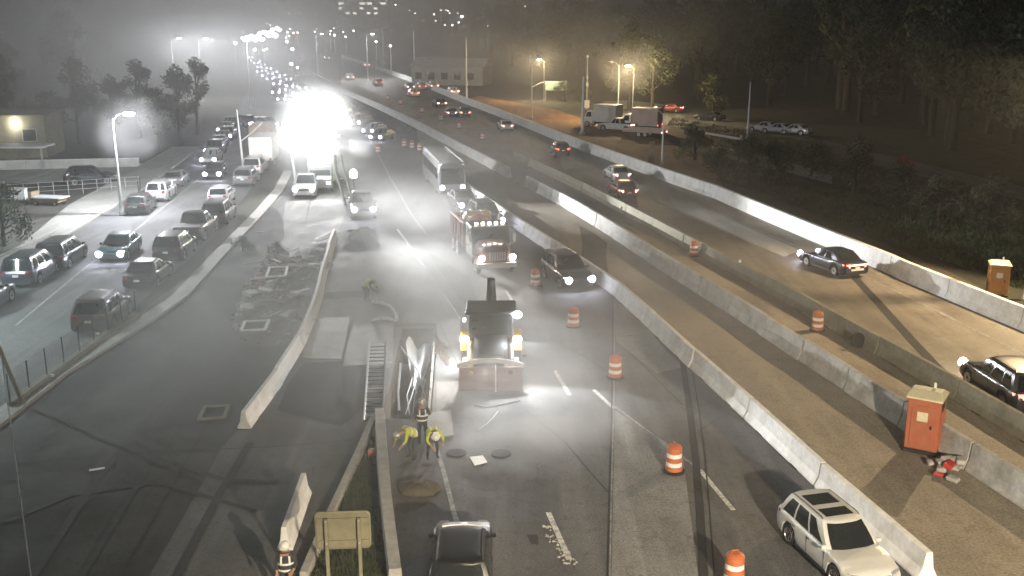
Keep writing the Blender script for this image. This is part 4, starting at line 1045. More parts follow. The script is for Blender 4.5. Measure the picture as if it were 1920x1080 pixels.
    hk = MB(); hk.tube([(-.22, 3.02, 1.02), (-.22, 2.6, 1.06), (-.22, 2.28, 1.0)], .018, 5, M_STRIPE); hk.obj("sling", b2); r.scale = (1.18, 1.0, .95)
make_backhoe()

# ---------------------------------------------------------------- box trucks, trailer
def make_truck(label, px, rz, boxm, cabm, L=7.5, group=None, head=None, beams=0, tailm=M_TAILOFF):
    loc = at_ref(px, rz, (0, 0)); r = thing("box_truck", label, "truck", (loc[0], loc[1], .012), rz, group)
    b = MB(); b.box(-1.2, 1.2, -L / 2, L / 2 - 2.0, .85, 3.3, boxm); b.obj("cargo_box", r, bevel=.03)
    c = MB(); rings = []
    for x in (-1.08, -1.0, 1.0, 1.08):
        k = 0 if abs(x) > 1.05 else .04
        rings.append([(x, L / 2 - 1.9, .5), (x, L / 2, .5), (x, L / 2, 1.3), (x, L / 2 - .5, 1.5), (x, L / 2 - .95, 2.3 + k), (x, L / 2 - 1.9, 2.35 + k)])
    c.loft(rings, cabm); c.obj("cab", r, bevel=.03)
    w = MB(); w.add([(-.92, L / 2 - .525, 1.56), (.92, L / 2 - .525, 1.56), (.9, L / 2 - .90, 2.24), (-.9, L / 2 - .90, 2.24)], [(0, 1, 2, 3)], M_GLASS); w.obj("windshield", r)
    f = MB(); f.box(-.5, .5, -L / 2 + .1, L / 2 - .2, .5, .82, M_DARKMETAL); f.obj("chassis", r)
    for sx in (1, -1):
        w = MB(); w.add([(sx * 1.09, L / 2 - .7, 1.5), (sx * 1.09, L / 2 - 1.6, 1.5), (sx * 1.09, L / 2 - 1.6, 2.2), (sx * 1.09, L / 2 - .98, 2.2)], [(0, 1, 2, 3)], M_GLASS); w.obj("side_window", r)
        h = MB(); h.box(sx * .8 - .15, sx * .8 + .15, L / 2 - .02, L / 2 + .03, .85, 1.05, head or M_LENSOFF); h.obj("headlight", r)
        t = MB(); t.box(sx * 1.0 - .12, sx * 1.0 + .12, -L / 2 - .04, -L / 2 + .02, .9, 1.1, tailm); t.obj("taillight", r)
        for y in (L / 2 - .95, -L / 2 + 1.6): add_wheel(r, (sx * .95, y, .45), .45, .28)
        if beams: spot(r, (sx * .8, L / 2 + .1, .95), (sx * .7, L / 2 + 14, -.2), HEAD_W * beams, (1, .97, .93), 38, 1, .08, "headlight_beam")
    return r
make_truck("pale box truck parked on the access lane, left one of the two work trucks", (1128, 238), yaw(Vector((-.9, .55, 0))), M_BOXW, P_WHITE, 5.6, group="work trucks behind the parapet")
make_truck("beige box truck with reddish rear on the clay berm, right one of two work trucks", (1200, 246), yaw(Vector((-.9, .45, 0))), M_BOXB, P_WHITE, 5.8, group="work trucks behind the parapet", tailm=E_TAIL)
make_car("pickup", "white pickup truck parked in front of the two work trucks", at_ref((1158, 246), 0, (0, 0)), yaw(Vector((-.8, .5, 0))), P_WHITE, "pickup truck", tail=E_TAILW)
tr = thing("flat_trailer", "pale flat trailer with small tail lamps in front of the beige box truck", "trailer", tuple(G(1208, 256)), yaw(Vector((-.88, .5, 0))))
mb = MB(); mb.box(-1.1, 1.1, -2.8, 2.8, .62, .78, M_BOXB); mb.obj("deck", tr, bevel=.02)
for sx in (1, -1):
    mb = MB(); mb.box(sx * 1.1 - .04, sx * 1.1 + .04, -2.8, 2.8, .782, 1.15, M_BOXB); mb.obj("side_board", tr)
    add_wheel(tr, (sx * .95, -.5, .36), .36); add_wheel(tr, (sx * .95, .4, .36), .36)
    mb = MB(); mb.box(sx * .9 - .1, sx * .9 + .1, -2.86, -2.80, .66, .80, E_TAILW); mb.obj("taillight", tr)
mb = MB(); mb.tube([(-.7, 2.8, .7), (0, 4.0, .55)], .05, 6, M_DARKMETAL); mb.tube([(.7, 2.8, .7), (0, 4.0, .55)], .05, 6, M_DARKMETAL); mb.obj("drawbar", tr)
make_car("sedan", "dark sedan with glowing red tail lamps on the upper road by the trees", at_ref((1254, 210), 0, (0, 0)), yaw(Vector((-.9, .3, 0))), P_RED, tail=E_TAILW, head=E_WARM)
for i, (x, y, lab, pm) in enumerate([(1432, 247, "pale parked car, leftmost of three under the dark trees", P_SILVER), (1457, 250, "middle parked car of three under the dark trees", P_SILVER), (1488, 252, "pale parked car, rightmost of three under the dark trees", P_WHITE), (1330, 226, "black car parked beside the pale leaved small tree", P_BLUE)]):
    a = yaw(Vector((-.75, .6, 0))); make_car("sedan", lab, at_ref((x, y), a), a, pm, group="cars parked under the dark trees")
a = yaw(Vector((.95, .3, 0)))
make_car("suv", "long dark suv parked side on in the hazy yard behind the lamp post", at_ref((172, 345), a), a, P_BLACK, "suv")
# trucks under the floodlights
a = yaw(Vector((.10, -1, 0)))
make_car("pickup", "white work pickup facing us below the floodlights with lamps and bar lit", at_ref((570, 374), a, (0, 2.85)), a, P_SILVER, "pickup truck", head=E_WARM, beams=.4)
make_truck("pale work truck facing us directly under the floodlights with warm headlights", (606, 352), a, M_BOXW, P_SILVER, 7.0, head=E_WARM, beams=.4)
make_truck("hazy pale box truck at the far end of the street queue near the cross road", (500, 308), yaw(Vector((-.08, 1, 0))), M_BOXW, P_SILVER, 7.0)
make_truck("second hazy box truck ahead of the other on the side street near cross road", (497, 282), yaw(Vector((-.08, 1, 0))), M_BOXB, P_SILVER, 7.0)
for k, t_ in TPL.items():
    def kill(o):
        for c in list(o.children): kill(c)
        bpy.data.objects.remove(o)
    kill(t_)
# ================================================================ LIGHT TOWER AND LAMPS
base = G(602, 356)
lt = thing("light_tower", "blinding white floodlight tower on a trailer above the work trucks", "light tower", (base.x, base.y, .012), 0)
mb = MB(); mb.box(-.7, .7, -1.1, 1.1, .35, 1.35, M_YELLOW); mb.obj("generator_box", lt, bevel=.05)
for sx in (1, -1): add_wheel(lt, (sx * .85, 0, .33), .33)
mb = MB(); mb.tube([(0, 0, 1.3), (0, 0, 3.4), (0, 0, 6.3)], [.10, .08, .06], 8, M_GALV); mb.obj("mast", lt)
mb = MB(); mb.tube([(-1.9, 0, 5.6), (1.9, 0, 5.6)], .05, 6, M_GALV); mb.tube([(-1.9, 0, 3.9), (1.9, 0, 3.9)], .05, 6, M_GALV); mb.obj("crossbar", lt)
for z in (5.7, 4.0):
    for x in (-1.5, -.5, .5, 1.5):
        mb = MB(); mb.box(x - .42, x + .42, -.34, -.12, z - .36, z + .36, M_DARKMETAL); h = mb.obj("flood_head", lt, bevel=.03)
        mb = MB(); mb.lathe([(.01, -.375), (.36, -.37), (.38, -.34)], 14, E_FLOOD, Matrix.Translation((x, 0, z)), axis='y'); mb.obj("flood_lens", h)
mb = MB(); mb.loft([[(x, -.10, 5.06), (x, -.10, 5.10), (x, -1.65, 4.96), (x, -1.65, 4.92)] for x in (-2.1, 2.1)], M_DARKMETAL); mb.box(-2.1, 2.1, -.13, -.10, 4.95, 5.058, M_DARKMETAL); mb.obj("added_visor", lt)  # plate added to cut the upward spill of the flood beams
zf = 4.99
point(lt, (0, -1.9, 4.9), FLOOD_W * .03, (1, 1, .99), .5, "flood_glow")
def fspot(aim_px, k, ang, z=0.0):
    a = G(*aim_px); spot(lt, (0, -.7, zf), (a.x - base.x, a.y - base.y, z), FLOOD_W * k, (1, 1, .985), ang, .9, .06, "flood_beam")
fspot((800, 780), 2.6, 34)
fspot((1640, 462), 15.0, 34, 2.5)
fspot((1350, 800), 38.0, 22, 2.6)
fspot((420, 700), .25, 46)
point(lt, (0, -.6, 6.9), FLOOD_W * 1.1, (1, 1, .99), .6, "flood_glow")
for sx in (-1, 1):
    mb = MB(); mb.tube([(sx * .7, -1.1, .5), (sx * 1.3, -1.8, .05)], .05, 6, M_GALV); mb.obj("outrigger", lt)
# pale mast and leaning boom next to the tower
pm_ = thing("pole", "white glaring pole standing left of the floodlights", "pole", tuple(G(556, 352)), 0)
mb = MB(); mb.tube([(0, 0, 0), (-.30, 0, 3.2), (-.75, 0, 6.3)], [.13, .11, .09], 8, M_WHITEMETAL); mb.obj("shaft", pm_)
bo = thing("conveyor_boom", "pale slanted machine boom right of the floodlights reaching the ground", "boom", tuple(G(648, 384)), 0)
mb = MB(); mb.tube([(.0, -.0, .05), (-.9, 1.2, 2.6), (-1.1, 2.2, 3.9)], .13, 6, M_STEEL); mb.obj("beam", bo)
mb = MB(); mb.tube([(.7, -.0, .05), (-.2, 1.2, 2.6), (-.6, 2.2, 3.9)], .10, 6, M_STEEL); mb.obj("beam", bo)
for t_ in (.2, .4, .6, .8): 
    mb = MB(); mb.tube([(-.9 * t_, 1.2 * t_, 2.6 * t_), (.7 - .9 * t_, 1.2 * t_, 2.6 * t_)], .05, 5, M_STEEL); mb.obj("cross_brace", bo)
gl = thing("beacon_light", "greenish white beacon lamp on a stand right of the slanted boom", "beacon", tuple(G(664, 358)), 0)
mb = MB(); mb.tube([(0, 0, 0), (0, 0, 1.2)], .05, 6, M_DARKMETAL); mb.cbox((0, 0, .04), .5, .5, .07, M_DARKMETAL); mb.obj("stand", gl)
mb = MB(); mb.lathe([(.02, 1.2), (.30, 1.25), (.34, 1.6), (.26, 1.9), (.02, 2.0)], 12, E_AMBER); mb.obj("lens", gl)

def street_lamp(label, foot, h, arm, lens, watts=0, col=(1, .74, .40), rz=0, name="street_lamp", group=None, polem=None, rad=.10, down=0, lean=(0, 0)):
    r = thing(name, label, "street lamp", foot, rz, group)
    m = polem or M_WHITEMETAL
    mb = MB(); mb.tube([(0, 0, 0), (0, 0, h * .5), (0, 0, h)], [rad * 1.3, rad, rad * .65], 8, m); mb.obj("pole", r)
    mb = MB(); mb.lathe([(rad * 2.6, 0), (rad * 2.6, .12), (rad * 1.5, .5), (rad * 1.3, .5)], 10, m); mb.obj("base", r)
    if arm:
        mb = MB(); mb.tube([(0, 0, h - .25), (arm * .45, 0, h + .25), (arm, 0, h + .42)], rad * .42, 6, m); mb.obj("arm", r)
        mb = MB(); mb.loft([[(arm - .1 * s, -.09, h + .44), (arm - .1 * s, .09, h + .44), (arm - .1 * s, .07, h + .34), (arm - .1 * s, -.07, h + .34)] for s in (1 if arm > 0 else -1,)] + [[(arm + (.38 if arm > 0 else -.38), -.18, h + .54), (arm + (.38 if arm > 0 else -.38), .18, h + .54), (arm + (.38 if arm > 0 else -.38), .18, h + .38), (arm + (.38 if arm > 0 else -.38), -.18, h + .38)], [(arm + (.75 if arm > 0 else -.75), -.1, h + .50), (arm + (.75 if arm > 0 else -.75), .1, h + .50), (arm + (.75 if arm > 0 else -.75), .1, h + .42), (arm + (.75 if arm > 0 else -.75), -.1, h + .42)]], m); hd_ = mb.obj("lamp_head", r)
        if lens:
            mb = MB(); mb.lathe([(.02, -.26), (.36, -.24), (.48, -.06), (.24, .0)], 10, lens, Matrix.Translation((arm + (.4 if arm > 0 else -.4), 0, h + .40))); mb.obj("lamp_lens", hd_)
    if watts:
        x = arm + (.4 if arm > 0 else -.4) if arm else 0
        if down: spot(r, (x, 0, h), (x + lean[0], lean[1], 0), watts, col, down, .3, .18, "lamp_light")
        else: point(r, (x, 0, h - .02), watts, col, .18, "lamp_light")
    return r
f = G(229, 404); street_lamp("lit white street lamp beside the side street with starry glare at upper left", (f.x, f.y, .12), 7.6, .9, E_LED, SODIUM_W * 1.3, (.95, .96, 1.0), 0, polem=M_GALV)
f = G(1020, 190); street_lamp("lit yellowish street lamp behind the pale green sign, left of the two glowing", (f.x, f.y, 0), 7.6, -.55, E_SOD, SODIUM_W * .8, polem=M_GALV)
f = G(1186, 222); street_lamp("lit yellow street lamp glowing in front of trees above the work trucks", (f.x, f.y, 0), 7.9, -.55, E_SOD, SODIUM_W * 1.5, polem=M_GALV)
f = G(997, 222); street_lamp("unlit pale lamp post with short arm left of the green sign", (f.x, f.y, 0), 9.4, -1.0, None)
f = G(1158, 222); street_lamp("unlit pale lamp post with short arm left of the glowing yellow lamp", (f.x, f.y, 0), 8.4, -1.0, None)
f = G(1241, 312); street_lamp("unlit lamp post with slanted arm behind parapet right of the beige truck", (f.x, f.y, 0), 5.6, -1.0, None)
f = G(1092, 252); r = street_lamp("thick white pole behind parapet with bright top in mid carriageway view", (f.x, f.y, 0), 7.8, 0, None, name="white_pole", rad=.17); r["category"] = "pole"
f = G(875, 188); r = street_lamp("tall slim white pole at the parapet where haze begins", (f.x, f.y, 0), 12.0, 0, None, name="white_pole", rad=.15); r["category"] = "pole"
f = G(778, 152); r = street_lamp("hazy slim white pole, farther left along the parapet", (f.x, f.y, 0), 12.6, 0, None, name="white_pole", rad=.16); r["category"] = "pole"
f = G(719, 118); r = street_lamp("faint white pole with lit tip deep in the haze", (f.x, f.y, 0), 12.8, 0, E_FAR, name="white_pole", rad=.18); r["category"] = "pole"
f = G(1401, 262); r = street_lamp("thin grey pole standing left of the three parked cars", (f.x, f.y, 0), 7.4, 0, None, name="utility_pole", polem=M_GALV, rad=.12); r["category"] = "pole"
f = G(456, 318); r = thing("street_lamp", "hazy lamp post with long slanted arm beside the street queue", "street lamp", tuple(f), 0)
mb = MB(); mb.tube([(0, 0, 0), (-.1, 0, 3), (-.25, 0, 6.2)], [.13, .11, .07], 8, M_WHITEMETAL); mb.obj("pole", r)
mb = MB(); mb.tube([(-.1, 0, 2.9), (1.2, 0, 3.9), (2.3, 0, 4.9)], .06, 6, M_WHITEMETAL); mb.obj("arm", r)
# lamps just outside the picture; the side street one is added
f = Vector((28.6, 54.5, 0)); street_lamp("sodium street lamp of the carriageway row just beyond the right photo edge", tuple(f), 12.6, .6, E_SOD, SODIUM_W * 2.0, (1, .73, .41), 0, down=116, lean=(-13, -4))
street_lamp("added white street lamp for the side street just beyond the left photo edge", (-33.2, 46, .12), 7.8, .9, E_LED, SODIUM_W * .75, (.84, 1, .97), 0, polem=M_GALV)  # extra unseen lamp added to brighten the side street
street_lamp("sodium street lamp of the near row behind the viewpoint", (13.0, -6.0, 0), 12.5, -1.6, E_SOD, SODIUM_W * 8.5, (1, .84, .60), 0, down=118, lean=(0.5, 6))
# white lamps standing in the far haze
for (x, y, lab) in ((470, 205, "white street lamp in the haze left of the far queue"), (596, 150, "white street lamp in the haze above the floodlights"), (690, 150, "white street lamp in the haze by the far median wall"), (380, 190, "white street lamp in the haze behind the left street trees"), (540, 105, "white street lamp in the haze at the far queue bend"), (330, 186, "white street lamp deep in the haze at upper left")):
    f = G(x, y); street_lamp(lab, (f.x, f.y, 0), 11.5, 1.2, E_LED, FLOOD_W * (.9 if x < 400 else .7) * (f.y / 220.0), (.97, .98, 1), 0)
# camera mast with boxes
f = G(1100, 206); r = thing("camera_mast", "slim dark mast with equipment boxes and blue tip beside the sign", "mast", tuple(f), 0)
mb = MB(); mb.tube([(0, 0, 0), (0, 0, 9.0)], [.12, .06], 8, M_GALV); mb.obj("pole", r)
for z, s in ((1.0, .9), (4.4, .45), (5.6, .3)):
    mb = MB(); mb.cbox((.0, -.15, z), s, .35, s * 1.5, M_WALLP); mb.obj("equipment_box", r, bevel=.02)
mb = MB(); mb.lathe([(.01, 8.95), (.2, 9.0), (.2, 9.3), (.01, 9.4)], 10, M_WHITEMETAL); mb.obj("camera_dome", r)
# overhead guide sign, seen blank
f = G(1023, 188); r = thing("guide_sign", "blank pale green sign board on posts under the left yellow lamp", "sign", tuple(f), 0)
mb = MB(); mb.box(-.1, 4.1, -.05, .05, 1.9, 3.7, M_PALEGREEN); mb.obj("board", r, bevel=.02)
for x in (0, 4.0):
    mb = MB(); mb.box(x - .08, x + .08, .052, .2, 0, 3.7, M_GALV); mb.obj("post", r)
mb = MB(); mb.tube([(-3.0, .1, 2.3), (-1.2, .1, 3.3), (0, .1, 3.6)], .06, 6, M_GALV); mb.obj("side_strut", r)
f = G(1687, 348); r = thing("octagon_sign", "small dim red octagonal sign on a post in the dark right verge", "sign", tuple(f), 0)
mb = MB(); mb.tube([(0, .06, 0), (0, .06, 2.6)], .04, 6, M_GALV); mb.obj("post", r)
mb = MB(); mb.loft([[(.42 * math.cos(math.pi / 8 + k * math.pi / 4), y, 2.35 + .42 * math.sin(math.pi / 8 + k * math.pi / 4)) for k in range(8)] for y in (-.02, .02)], M_RED); mb.obj("plate", r)
mb = MB(); mb.box(.5, 1.05, -.02, .02, 1.85, 2.25, M_RED); mb.box(.4, .5, .02, .06, 2.0, 2.1, M_GALV); mb.obj("side_plate", r)
# guardrail and bollard
a, b = G(1322, 258), G(1391, 270); r = thing("guardrail", "yellow lit guardrail along the upper road near the thin grey pole", "guardrail", tuple(a), yaw(b - a))
L_ = (b - a).length
mb = MB(); mb.loft([[(0, y, .45), (.05, y, .52), (0, y, .6), (.05, y, .68), (0, y, .75), (-.03, y, .6)] for y in (0, L_ * .5, L_)], M_WHITEMETAL); mb.obj("rail", r)
for k in range(6):
    mb = MB(); mb.box(-.12, -.04, L_ * k / 5 - .06, L_ * k / 5 + .06, 0, .72, M_WOOD); mb.obj("post", r)
f = G(1389, 268); mb = MB(); mb.lathe([(.16, 0), (.16, .9), (.10, 1.0), (.01, 1.02)], 10, M_POTTYROOF); o = mb.obj("bollard"); o.location = f; tag(o, "short pale bollard at the right end of the yellow guardrail", "bollard")
f = G(1221, 302); mb = MB(); mb.box(-.28, .28, -.12, .12, 0, 2.1, M_WOOD); mb.box(-.32, .32, -.16, .16, 2.102, 2.2, M_WOOD); o = mb.obj("marker_post", bevel=.02); o.location = f; tag(o, "broad pale wooden post on the clay berm left of the slanted arm lamp", "post")

# ================================================================ DRUMS
def drum_template():
    r = bpy.data.objects.new("traffic_drum", None); COL.objects.link(r)
    def R_(z): return .29 - .045 * z
    bands = [(0.06, .22, M_ORANGE), (.22, .38, M_REFLW), (.38, .54, M_ORANGE), (.54, .70, M_REFLW), (.70, .92, M_ORANGE)]
    for z0, z1, m in bands:
        k = .012 if m is M_ORANGE else 0
        mb = MB(); mb.lathe([(R_(z0) + k - .02, z0), (R_(z0) + k, z0 + .015), (R_(z1) + k, z1 - .015), (R_(z1) + k - .02, z1)], 16, m); mb.obj("drum_ring", r, smooth=True)
    mb = MB(); mb.lathe([(R_(.92) - .03, .90), (R_(.92) - .02, .95), (.14, .99), (.01, .99)], 16, M_ORANGE); mb.obj("top", r)
    mb = MB(); mb.tube([(-.10, 0, .98), (-.09, 0, 1.07), (.09, 0, 1.07), (.10, 0, .98)], .022, 6, M_ORANGE); mb.obj("handle", r)
    mb = MB(); mb.lathe([(.40, 0), (.40, .05), (.31, .075), (.30, .0)], 12, M_RUBBER); mb.obj("rubber_base", r)
    return r
DT = drum_template()
drums = [((1075, 612), "orange traffic drum farthest up between backhoe and barrier, pinkish front"), ((1153, 708), "orange traffic drum on the pavement joint between two lane dashes"), ((1263, 884), "orange and white traffic drum brightly lit, beside the double tar seam"), ((1375, 1098), "yellowish traffic drum cut off by the bottom photo edge"), ((1004, 536), "dim traffic drum beside the flank of the black suv"), ((1301, 480), "small traffic drum with shadow on the median strip, up the dark barrier"), ((1532, 620), "orange traffic drum on the median strip just up from the leaning tyre"), ((905, 262), "hazy white traffic drum at the upstream end of dark barrier row"), ((861, 241), "faint hazy drum, second up from the dark barrier end"), ((827, 226), "faint hazy drum, third up from the dark barrier end"), ((791, 211), "bright hazy drum, fourth up from the dark barrier end"), ((750, 196), "hazy drum, fifth up from the dark barrier end"), ((727, 187), "faint hazy drum, sixth and farthest up from the dark barrier end"), ((709, 287), "pale drum standing alone in the hazy lanes right of the floodlights"), ((758, 276), "leftmost of three pale drums at the start of the white barrier"), ((773, 279), "middle of three pale drums at the start of the white barrier"), ((787, 284), "rightmost of three pale drums at the start of the white barrier")]
for i, (p, lab) in enumerate(drums):
    o = DT if i == 0 else copy_tree(DT)
    q_ = G(*p); put(o, (q_.x, q_.y, .013), random.uniform(0, 3)); tag(o, lab, "traffic drum", "orange traffic drums")

# ================================================================ PORTABLE TOILETS, CABINET
def potty(label, loc, rz, panel, roof, w=1.12, h=2.05, cat="portable toilet", name="portable_toilet"):
    r = thing(name, label, cat, loc, rz)
    mb = MB(); mb.box(-w / 2 - .02, w / 2 + .02, -w / 2 - .02, w / 2 + .02, 0, .14, M_DARKMETAL); mb.obj("skid_base", r, bevel=.02)
    mb = MB(); mb.box(-w / 2, w / 2, -w / 2, w / 2, .142, h, panel)
    mb.obj("cabin", r, bevel=.04)
    for sd in range(4):      # ribbed panels and door
        M = Matrix.Rotation(sd * math.pi / 2, 4, 'Z')
        if sd == 0:
            mb = MB(); mb.box(-w * .36, w * .36, -w / 2 - .03, -w / 2 - .002, .2, h - .22, panel, M); d = mb.obj("door", r, bevel=.012)
            mb = MB(); mb.box(.26, .32, -w / 2 - .06, -w / 2 - .031, 1.0, 1.14, M_DARKMETAL, M); mb.obj("latch", d)
            mb = MB(); mb.box(-.20, .16, -w / 2 - .036, -w / 2 - .031, 1.25, 1.60, M_POTTYROOF if panel is M_POTTY else M_GALV, M); mb.obj("notice_plate", d)
        else:
            for k in range(5):
                x = -w * .36 + k * w * .18
                mb = MB(); mb.box(x - .035, x + .035, -w / 2 - .022, -w / 2 - .002, .25, h - .5, panel, M); mb.obj("panel_rib", r)
            mb = MB()
            for k in range(4): mb.box(-w * .3, w * .3, -w / 2 - .016, -w / 2 - .002, h - .38 + k * .07, h - .35 + k * .07, M_DARKMETAL, M)
            mb.obj("vent_grille", r)
    mb = MB(); e = w / 2 + .05
    rings = [[(-e, -e, h + .002), (e, -e, h + .002), (e, e, h + .002), (-e, e, h + .002)], [(-e, -e, h + .07), (e, -e, h + .07), (e, e, h + .07), (-e, e, h + .07)], [(-e * .8, -e * .35, h + .26), (e * .8, -e * .35, h + .26), (e * .8, e * .35, h + .26), (-e * .8, e * .35, h + .26)]]
    mb.loft(rings, roof); rf = mb.obj("roof", r)
    mb = MB()
    for k in range(6): x = -e * .7 + k * e * .28; mb.add([(x - .02, -e * .95, h + .085), (x + .02, -e * .95, h + .085), (x + .02, -e * .42, h + .26), (x - .02, -e * .42, h + .26)], [(0, 1, 2, 3)], roof)
    mb.obj("roof_rib", rf); mb = MB(); mb.tube([(e * .3, e * .3, h + .1), (e * .3, e * .3, h + .46)], .05, 8, M_WHITEMETAL); mb.obj("vent_pipe", rf)
    return r
f = G(1729, 842); potty("orange portable toilet with pale roof in front of the grey barrier at right", (f.x, f.y, .016), R(-32) , M_POTTY, M_POTTYROOF)
f = G(1868, 552); potty("distant orange portable toilet behind the white parapet near right photo edge", (f.x, f.y, .0), R(-18), M_POTTY2, M_POTTYROOF).scale = (.92, .92, .86)
# scrap and leaning things along the grey barrier
f = G(1790, 878)
r = thing("rubble_pile", "pale heap of broken concrete and red scrap right of the orange toilet", "rubble", (f.x, f.y, .016), R(30))
for k in range(26):
    s = random.uniform(.08, .26); mb = MB(); x, y = random.gauss(0, .55), random.gauss(0, .28); z = max(0, .32 - abs(x) * .25) * random.random()
    M = Matrix.Translation((x, y, z + s * .35)) @ Matrix.Rotation(random.uniform(0, 6), 4, 'Z') @ Matrix.Rotation(random.uniform(-.4, .4), 4, 'X')
    mb.box(-s, s, -s * .6, s * .6, -s * .35, s * .35, M_CONC if k % 6 else M_RED, M); mb.obj("chunk", r, bevel=s * .15)
f = G(1608, 652)
r = thing("tyre", "old black tyre leaning against the dark stained barrier", "tyre", (f.x - .02, f.y, .016), R(20))
mb = MB(); mb.lathe([(.20, -.09), (.30, -.11), (.36, -.08), (.37, 0), (.36, .08), (.30, .11), (.20, .09)], 20, M_RUBBER, Matrix.Translation((0, 0, .35)) @ Matrix.Rotation(R(-14), 4, 'X'), axis='y'); o = mb.obj("tread_ring", r, smooth=True)
mb = MB(); mb.lathe([(.01, -.03), (.20, -.03), (.20, .03), (.01, .03)], 16, M_BARD, Matrix.Translation((0, 0, .35)) @ Matrix.Rotation(R(-14), 4, 'X'), axis='y'); mb.obj("hub", r)
for (x, y), lab in (((1387, 494), "tiny white reflector on top of the dark barrier"), ((1165, 392), "small pale reflector post at the dark barrier near red sedan")):
    f = G(x, y, .86); mb = MB(); mb.cbox((0, 0, .10), .14, .06, .2, M_REFLW); mb.cbox((0, 0, .0), .2, .12, .03, M_DARKMETAL); o = mb.obj("reflector"); o.location = (f.x, f.y, .89); tag(o, lab, "reflector", "reflectors on the dark barrier")

# ================================================================ SIGN BACK, GRASS ISLAND, KERBS
f = G(652, 1190); r = thing("road_sign", "yellowish back of a rounded road sign on two posts at bottom", "sign", (f.x, f.y, 0), R(4))
zc = 2.9
def rrect(w, h, rad, n=5):
    o = []
    for cx, cy, a0 in ((w / 2 - rad, h / 2 - rad, 0), (-w / 2 + rad, h / 2 - rad, 90), (-w / 2 + rad, -h / 2 + rad, 180), (w / 2 - rad, -h / 2 + rad, 270)):
        for k in range(n + 1): a = R(a0 + 90 * k / n); o.append((cx + rad * math.cos(a), cy + rad * math.sin(a)))
    return o
mb = MB(); rr = rrect(1.36, 1.02, .13); mb.loft([[(x, y, zc + z) for x, z in rr] for y in (.03, .045)], M_SIGNBACK); mb.obj("plate", r)
mb = MB(); ro = rrect(1.36, 1.02, .13); ri = rrect(1.28, .94, .10)
k = len(ro); v = [(x, .028, zc + z) for x, z in ro] + [(x, .010, zc + z) for x, z in ri]; mb.add(v, [(i, (i + 1) % k, k + (i + 1) % k, k + i) for i in range(k)], M_SIGNBACK); mb.obj("folded_rim", r)
for x in (-.40, .40):
    mb = MB(); mb.box(x - .045, x + .045, -.085, .0, -.1, zc + .36, M_SIGNBACK); mb.obj("post", r, bevel=.01)
for z in (-.30, .30):
    mb = MB(); mb.box(-.62, .62, .001, .026, zc + z - .035, zc + z + .035, M_SIGNBACK); mb.obj("stiffener", r)
    for x in (-.40, .40):
        mb = MB(); mb.lathe([(.03, -.012), (.03, .0), (.001, .0)], 8, M_GALV, Matrix.Translation((x, -.086, zc + z)), axis='y'); mb.obj("bolt", r)
# island kerbs
def kerb_run(pts, w, h, m, name, label):
    P = gp(*pts); mb = MB(); rings = []
    for i, p in enumerate(P):
        t = (P[min(i + 1, len(P) - 1)] - P[max(i - 1, 0)]).normalized(); n = Vector((t.y, -t.x, 0)) * w / 2
        rings.append([(p.x - n.x, p.y - n.y, .006), (p.x - n.x * .8, p.y - n.y * .8, h), (p.x + n.x * .8, p.y + n.y * .8, h), (p.x + n.x, p.y + n.y, .006)])
    mb.loft(rings, m); o = mb.obj(name); return o
tag(kerb_run([(712, 790), (716, 850), (722, 930), (731, 1010), (742, 1100)], .42, .55, M_CONC, "barrier_curb", ""), "pale narrow concrete barrier running from the pit to bottom right of sign", "barrier")
tag(kerb_run([(702, 790), (676, 850), (640, 930), (608, 1000), (570, 1090)], .26, .30, M_CONC, "barrier_curb", ""), "dim narrow concrete kerb edging the left of the grass island", "kerb")
island = gp((700, 812), (714, 850), (720, 940), (728, 1010), (738, 1095), (582, 1095), (612, 1010), (642, 945), (680, 862))
struct(sheet("grass_island", island, .02, M_SOIL))
def inside(p, poly):
    c = False; j = len(poly) - 1
    for i in range(len(poly)):
        a, b = poly[i], poly[j]
        if (a.y > p[1]) != (b.y > p[1]) and p[0] < (b.x - a.x) * (p[1] - a.y) / (b.y - a.y) + a.x: c = not c
        j = i
    return c
def grass(name, polys, n, h, z=.02, m=M_GRASS):
    v, fcs = [], []
    for poly, k in zip(polys, n):
        x0, x1 = min(p.x for p in poly), max(p.x for p in poly); y0, y1 = min(p.y for p in poly), max(p.y for p in poly); c = 0; tries = 0
        while c < k and tries < k * 6:
            tries += 1
            x, y = random.uniform(x0, x1), random.uniform(y0, y1)
            if not inside((x, y), poly): continue
            if math.sin(x * 1.3 + y * .7) + math.sin(x * .5 - y * 1.1) + random.uniform(-1.4, 1.4) < -.6: continue
            a = random.uniform(0, 6.28); hh = h * random.uniform(.4, 1.3); w = hh * .16; o = len(v)
            dx, dy = math.cos(a), math.sin(a); lx, ly = random.gauss(0, hh * .35), random.gauss(0, hh * .35)
            v += [(x - dx * w, y - dy * w, z), (x + dx * w, y + dy * w, z), (x + lx, y + ly, z + hh)]; fcs.append((o, o + 1, o + 2)); c += 1
    me = bpy.data.meshes.new(name); me.from_pydata(v, [], fcs); me.materials.append(m); return stuff(link(name, me))
grass("island_grass", [island], [9000], .16)
verge = [p + Vector((5.5, 0, 0)) for p in wD[8:]] + gp((2100, 600), (2100, 470), (1700, 380), (1400, 330), (1340, 345))
verge2 = gp((1330, 255), (1250, 236), (1260, 222), (1400, 245), (1560, 275), (1560, 300), (1400, 285))
lawn = gp((-60, 440), (30, 392), (60, 380), (50, 356), (-100, 372))
grass("verge_grass", [verge, verge2, lawn], [16000, 5000, 4000], .30, .0)

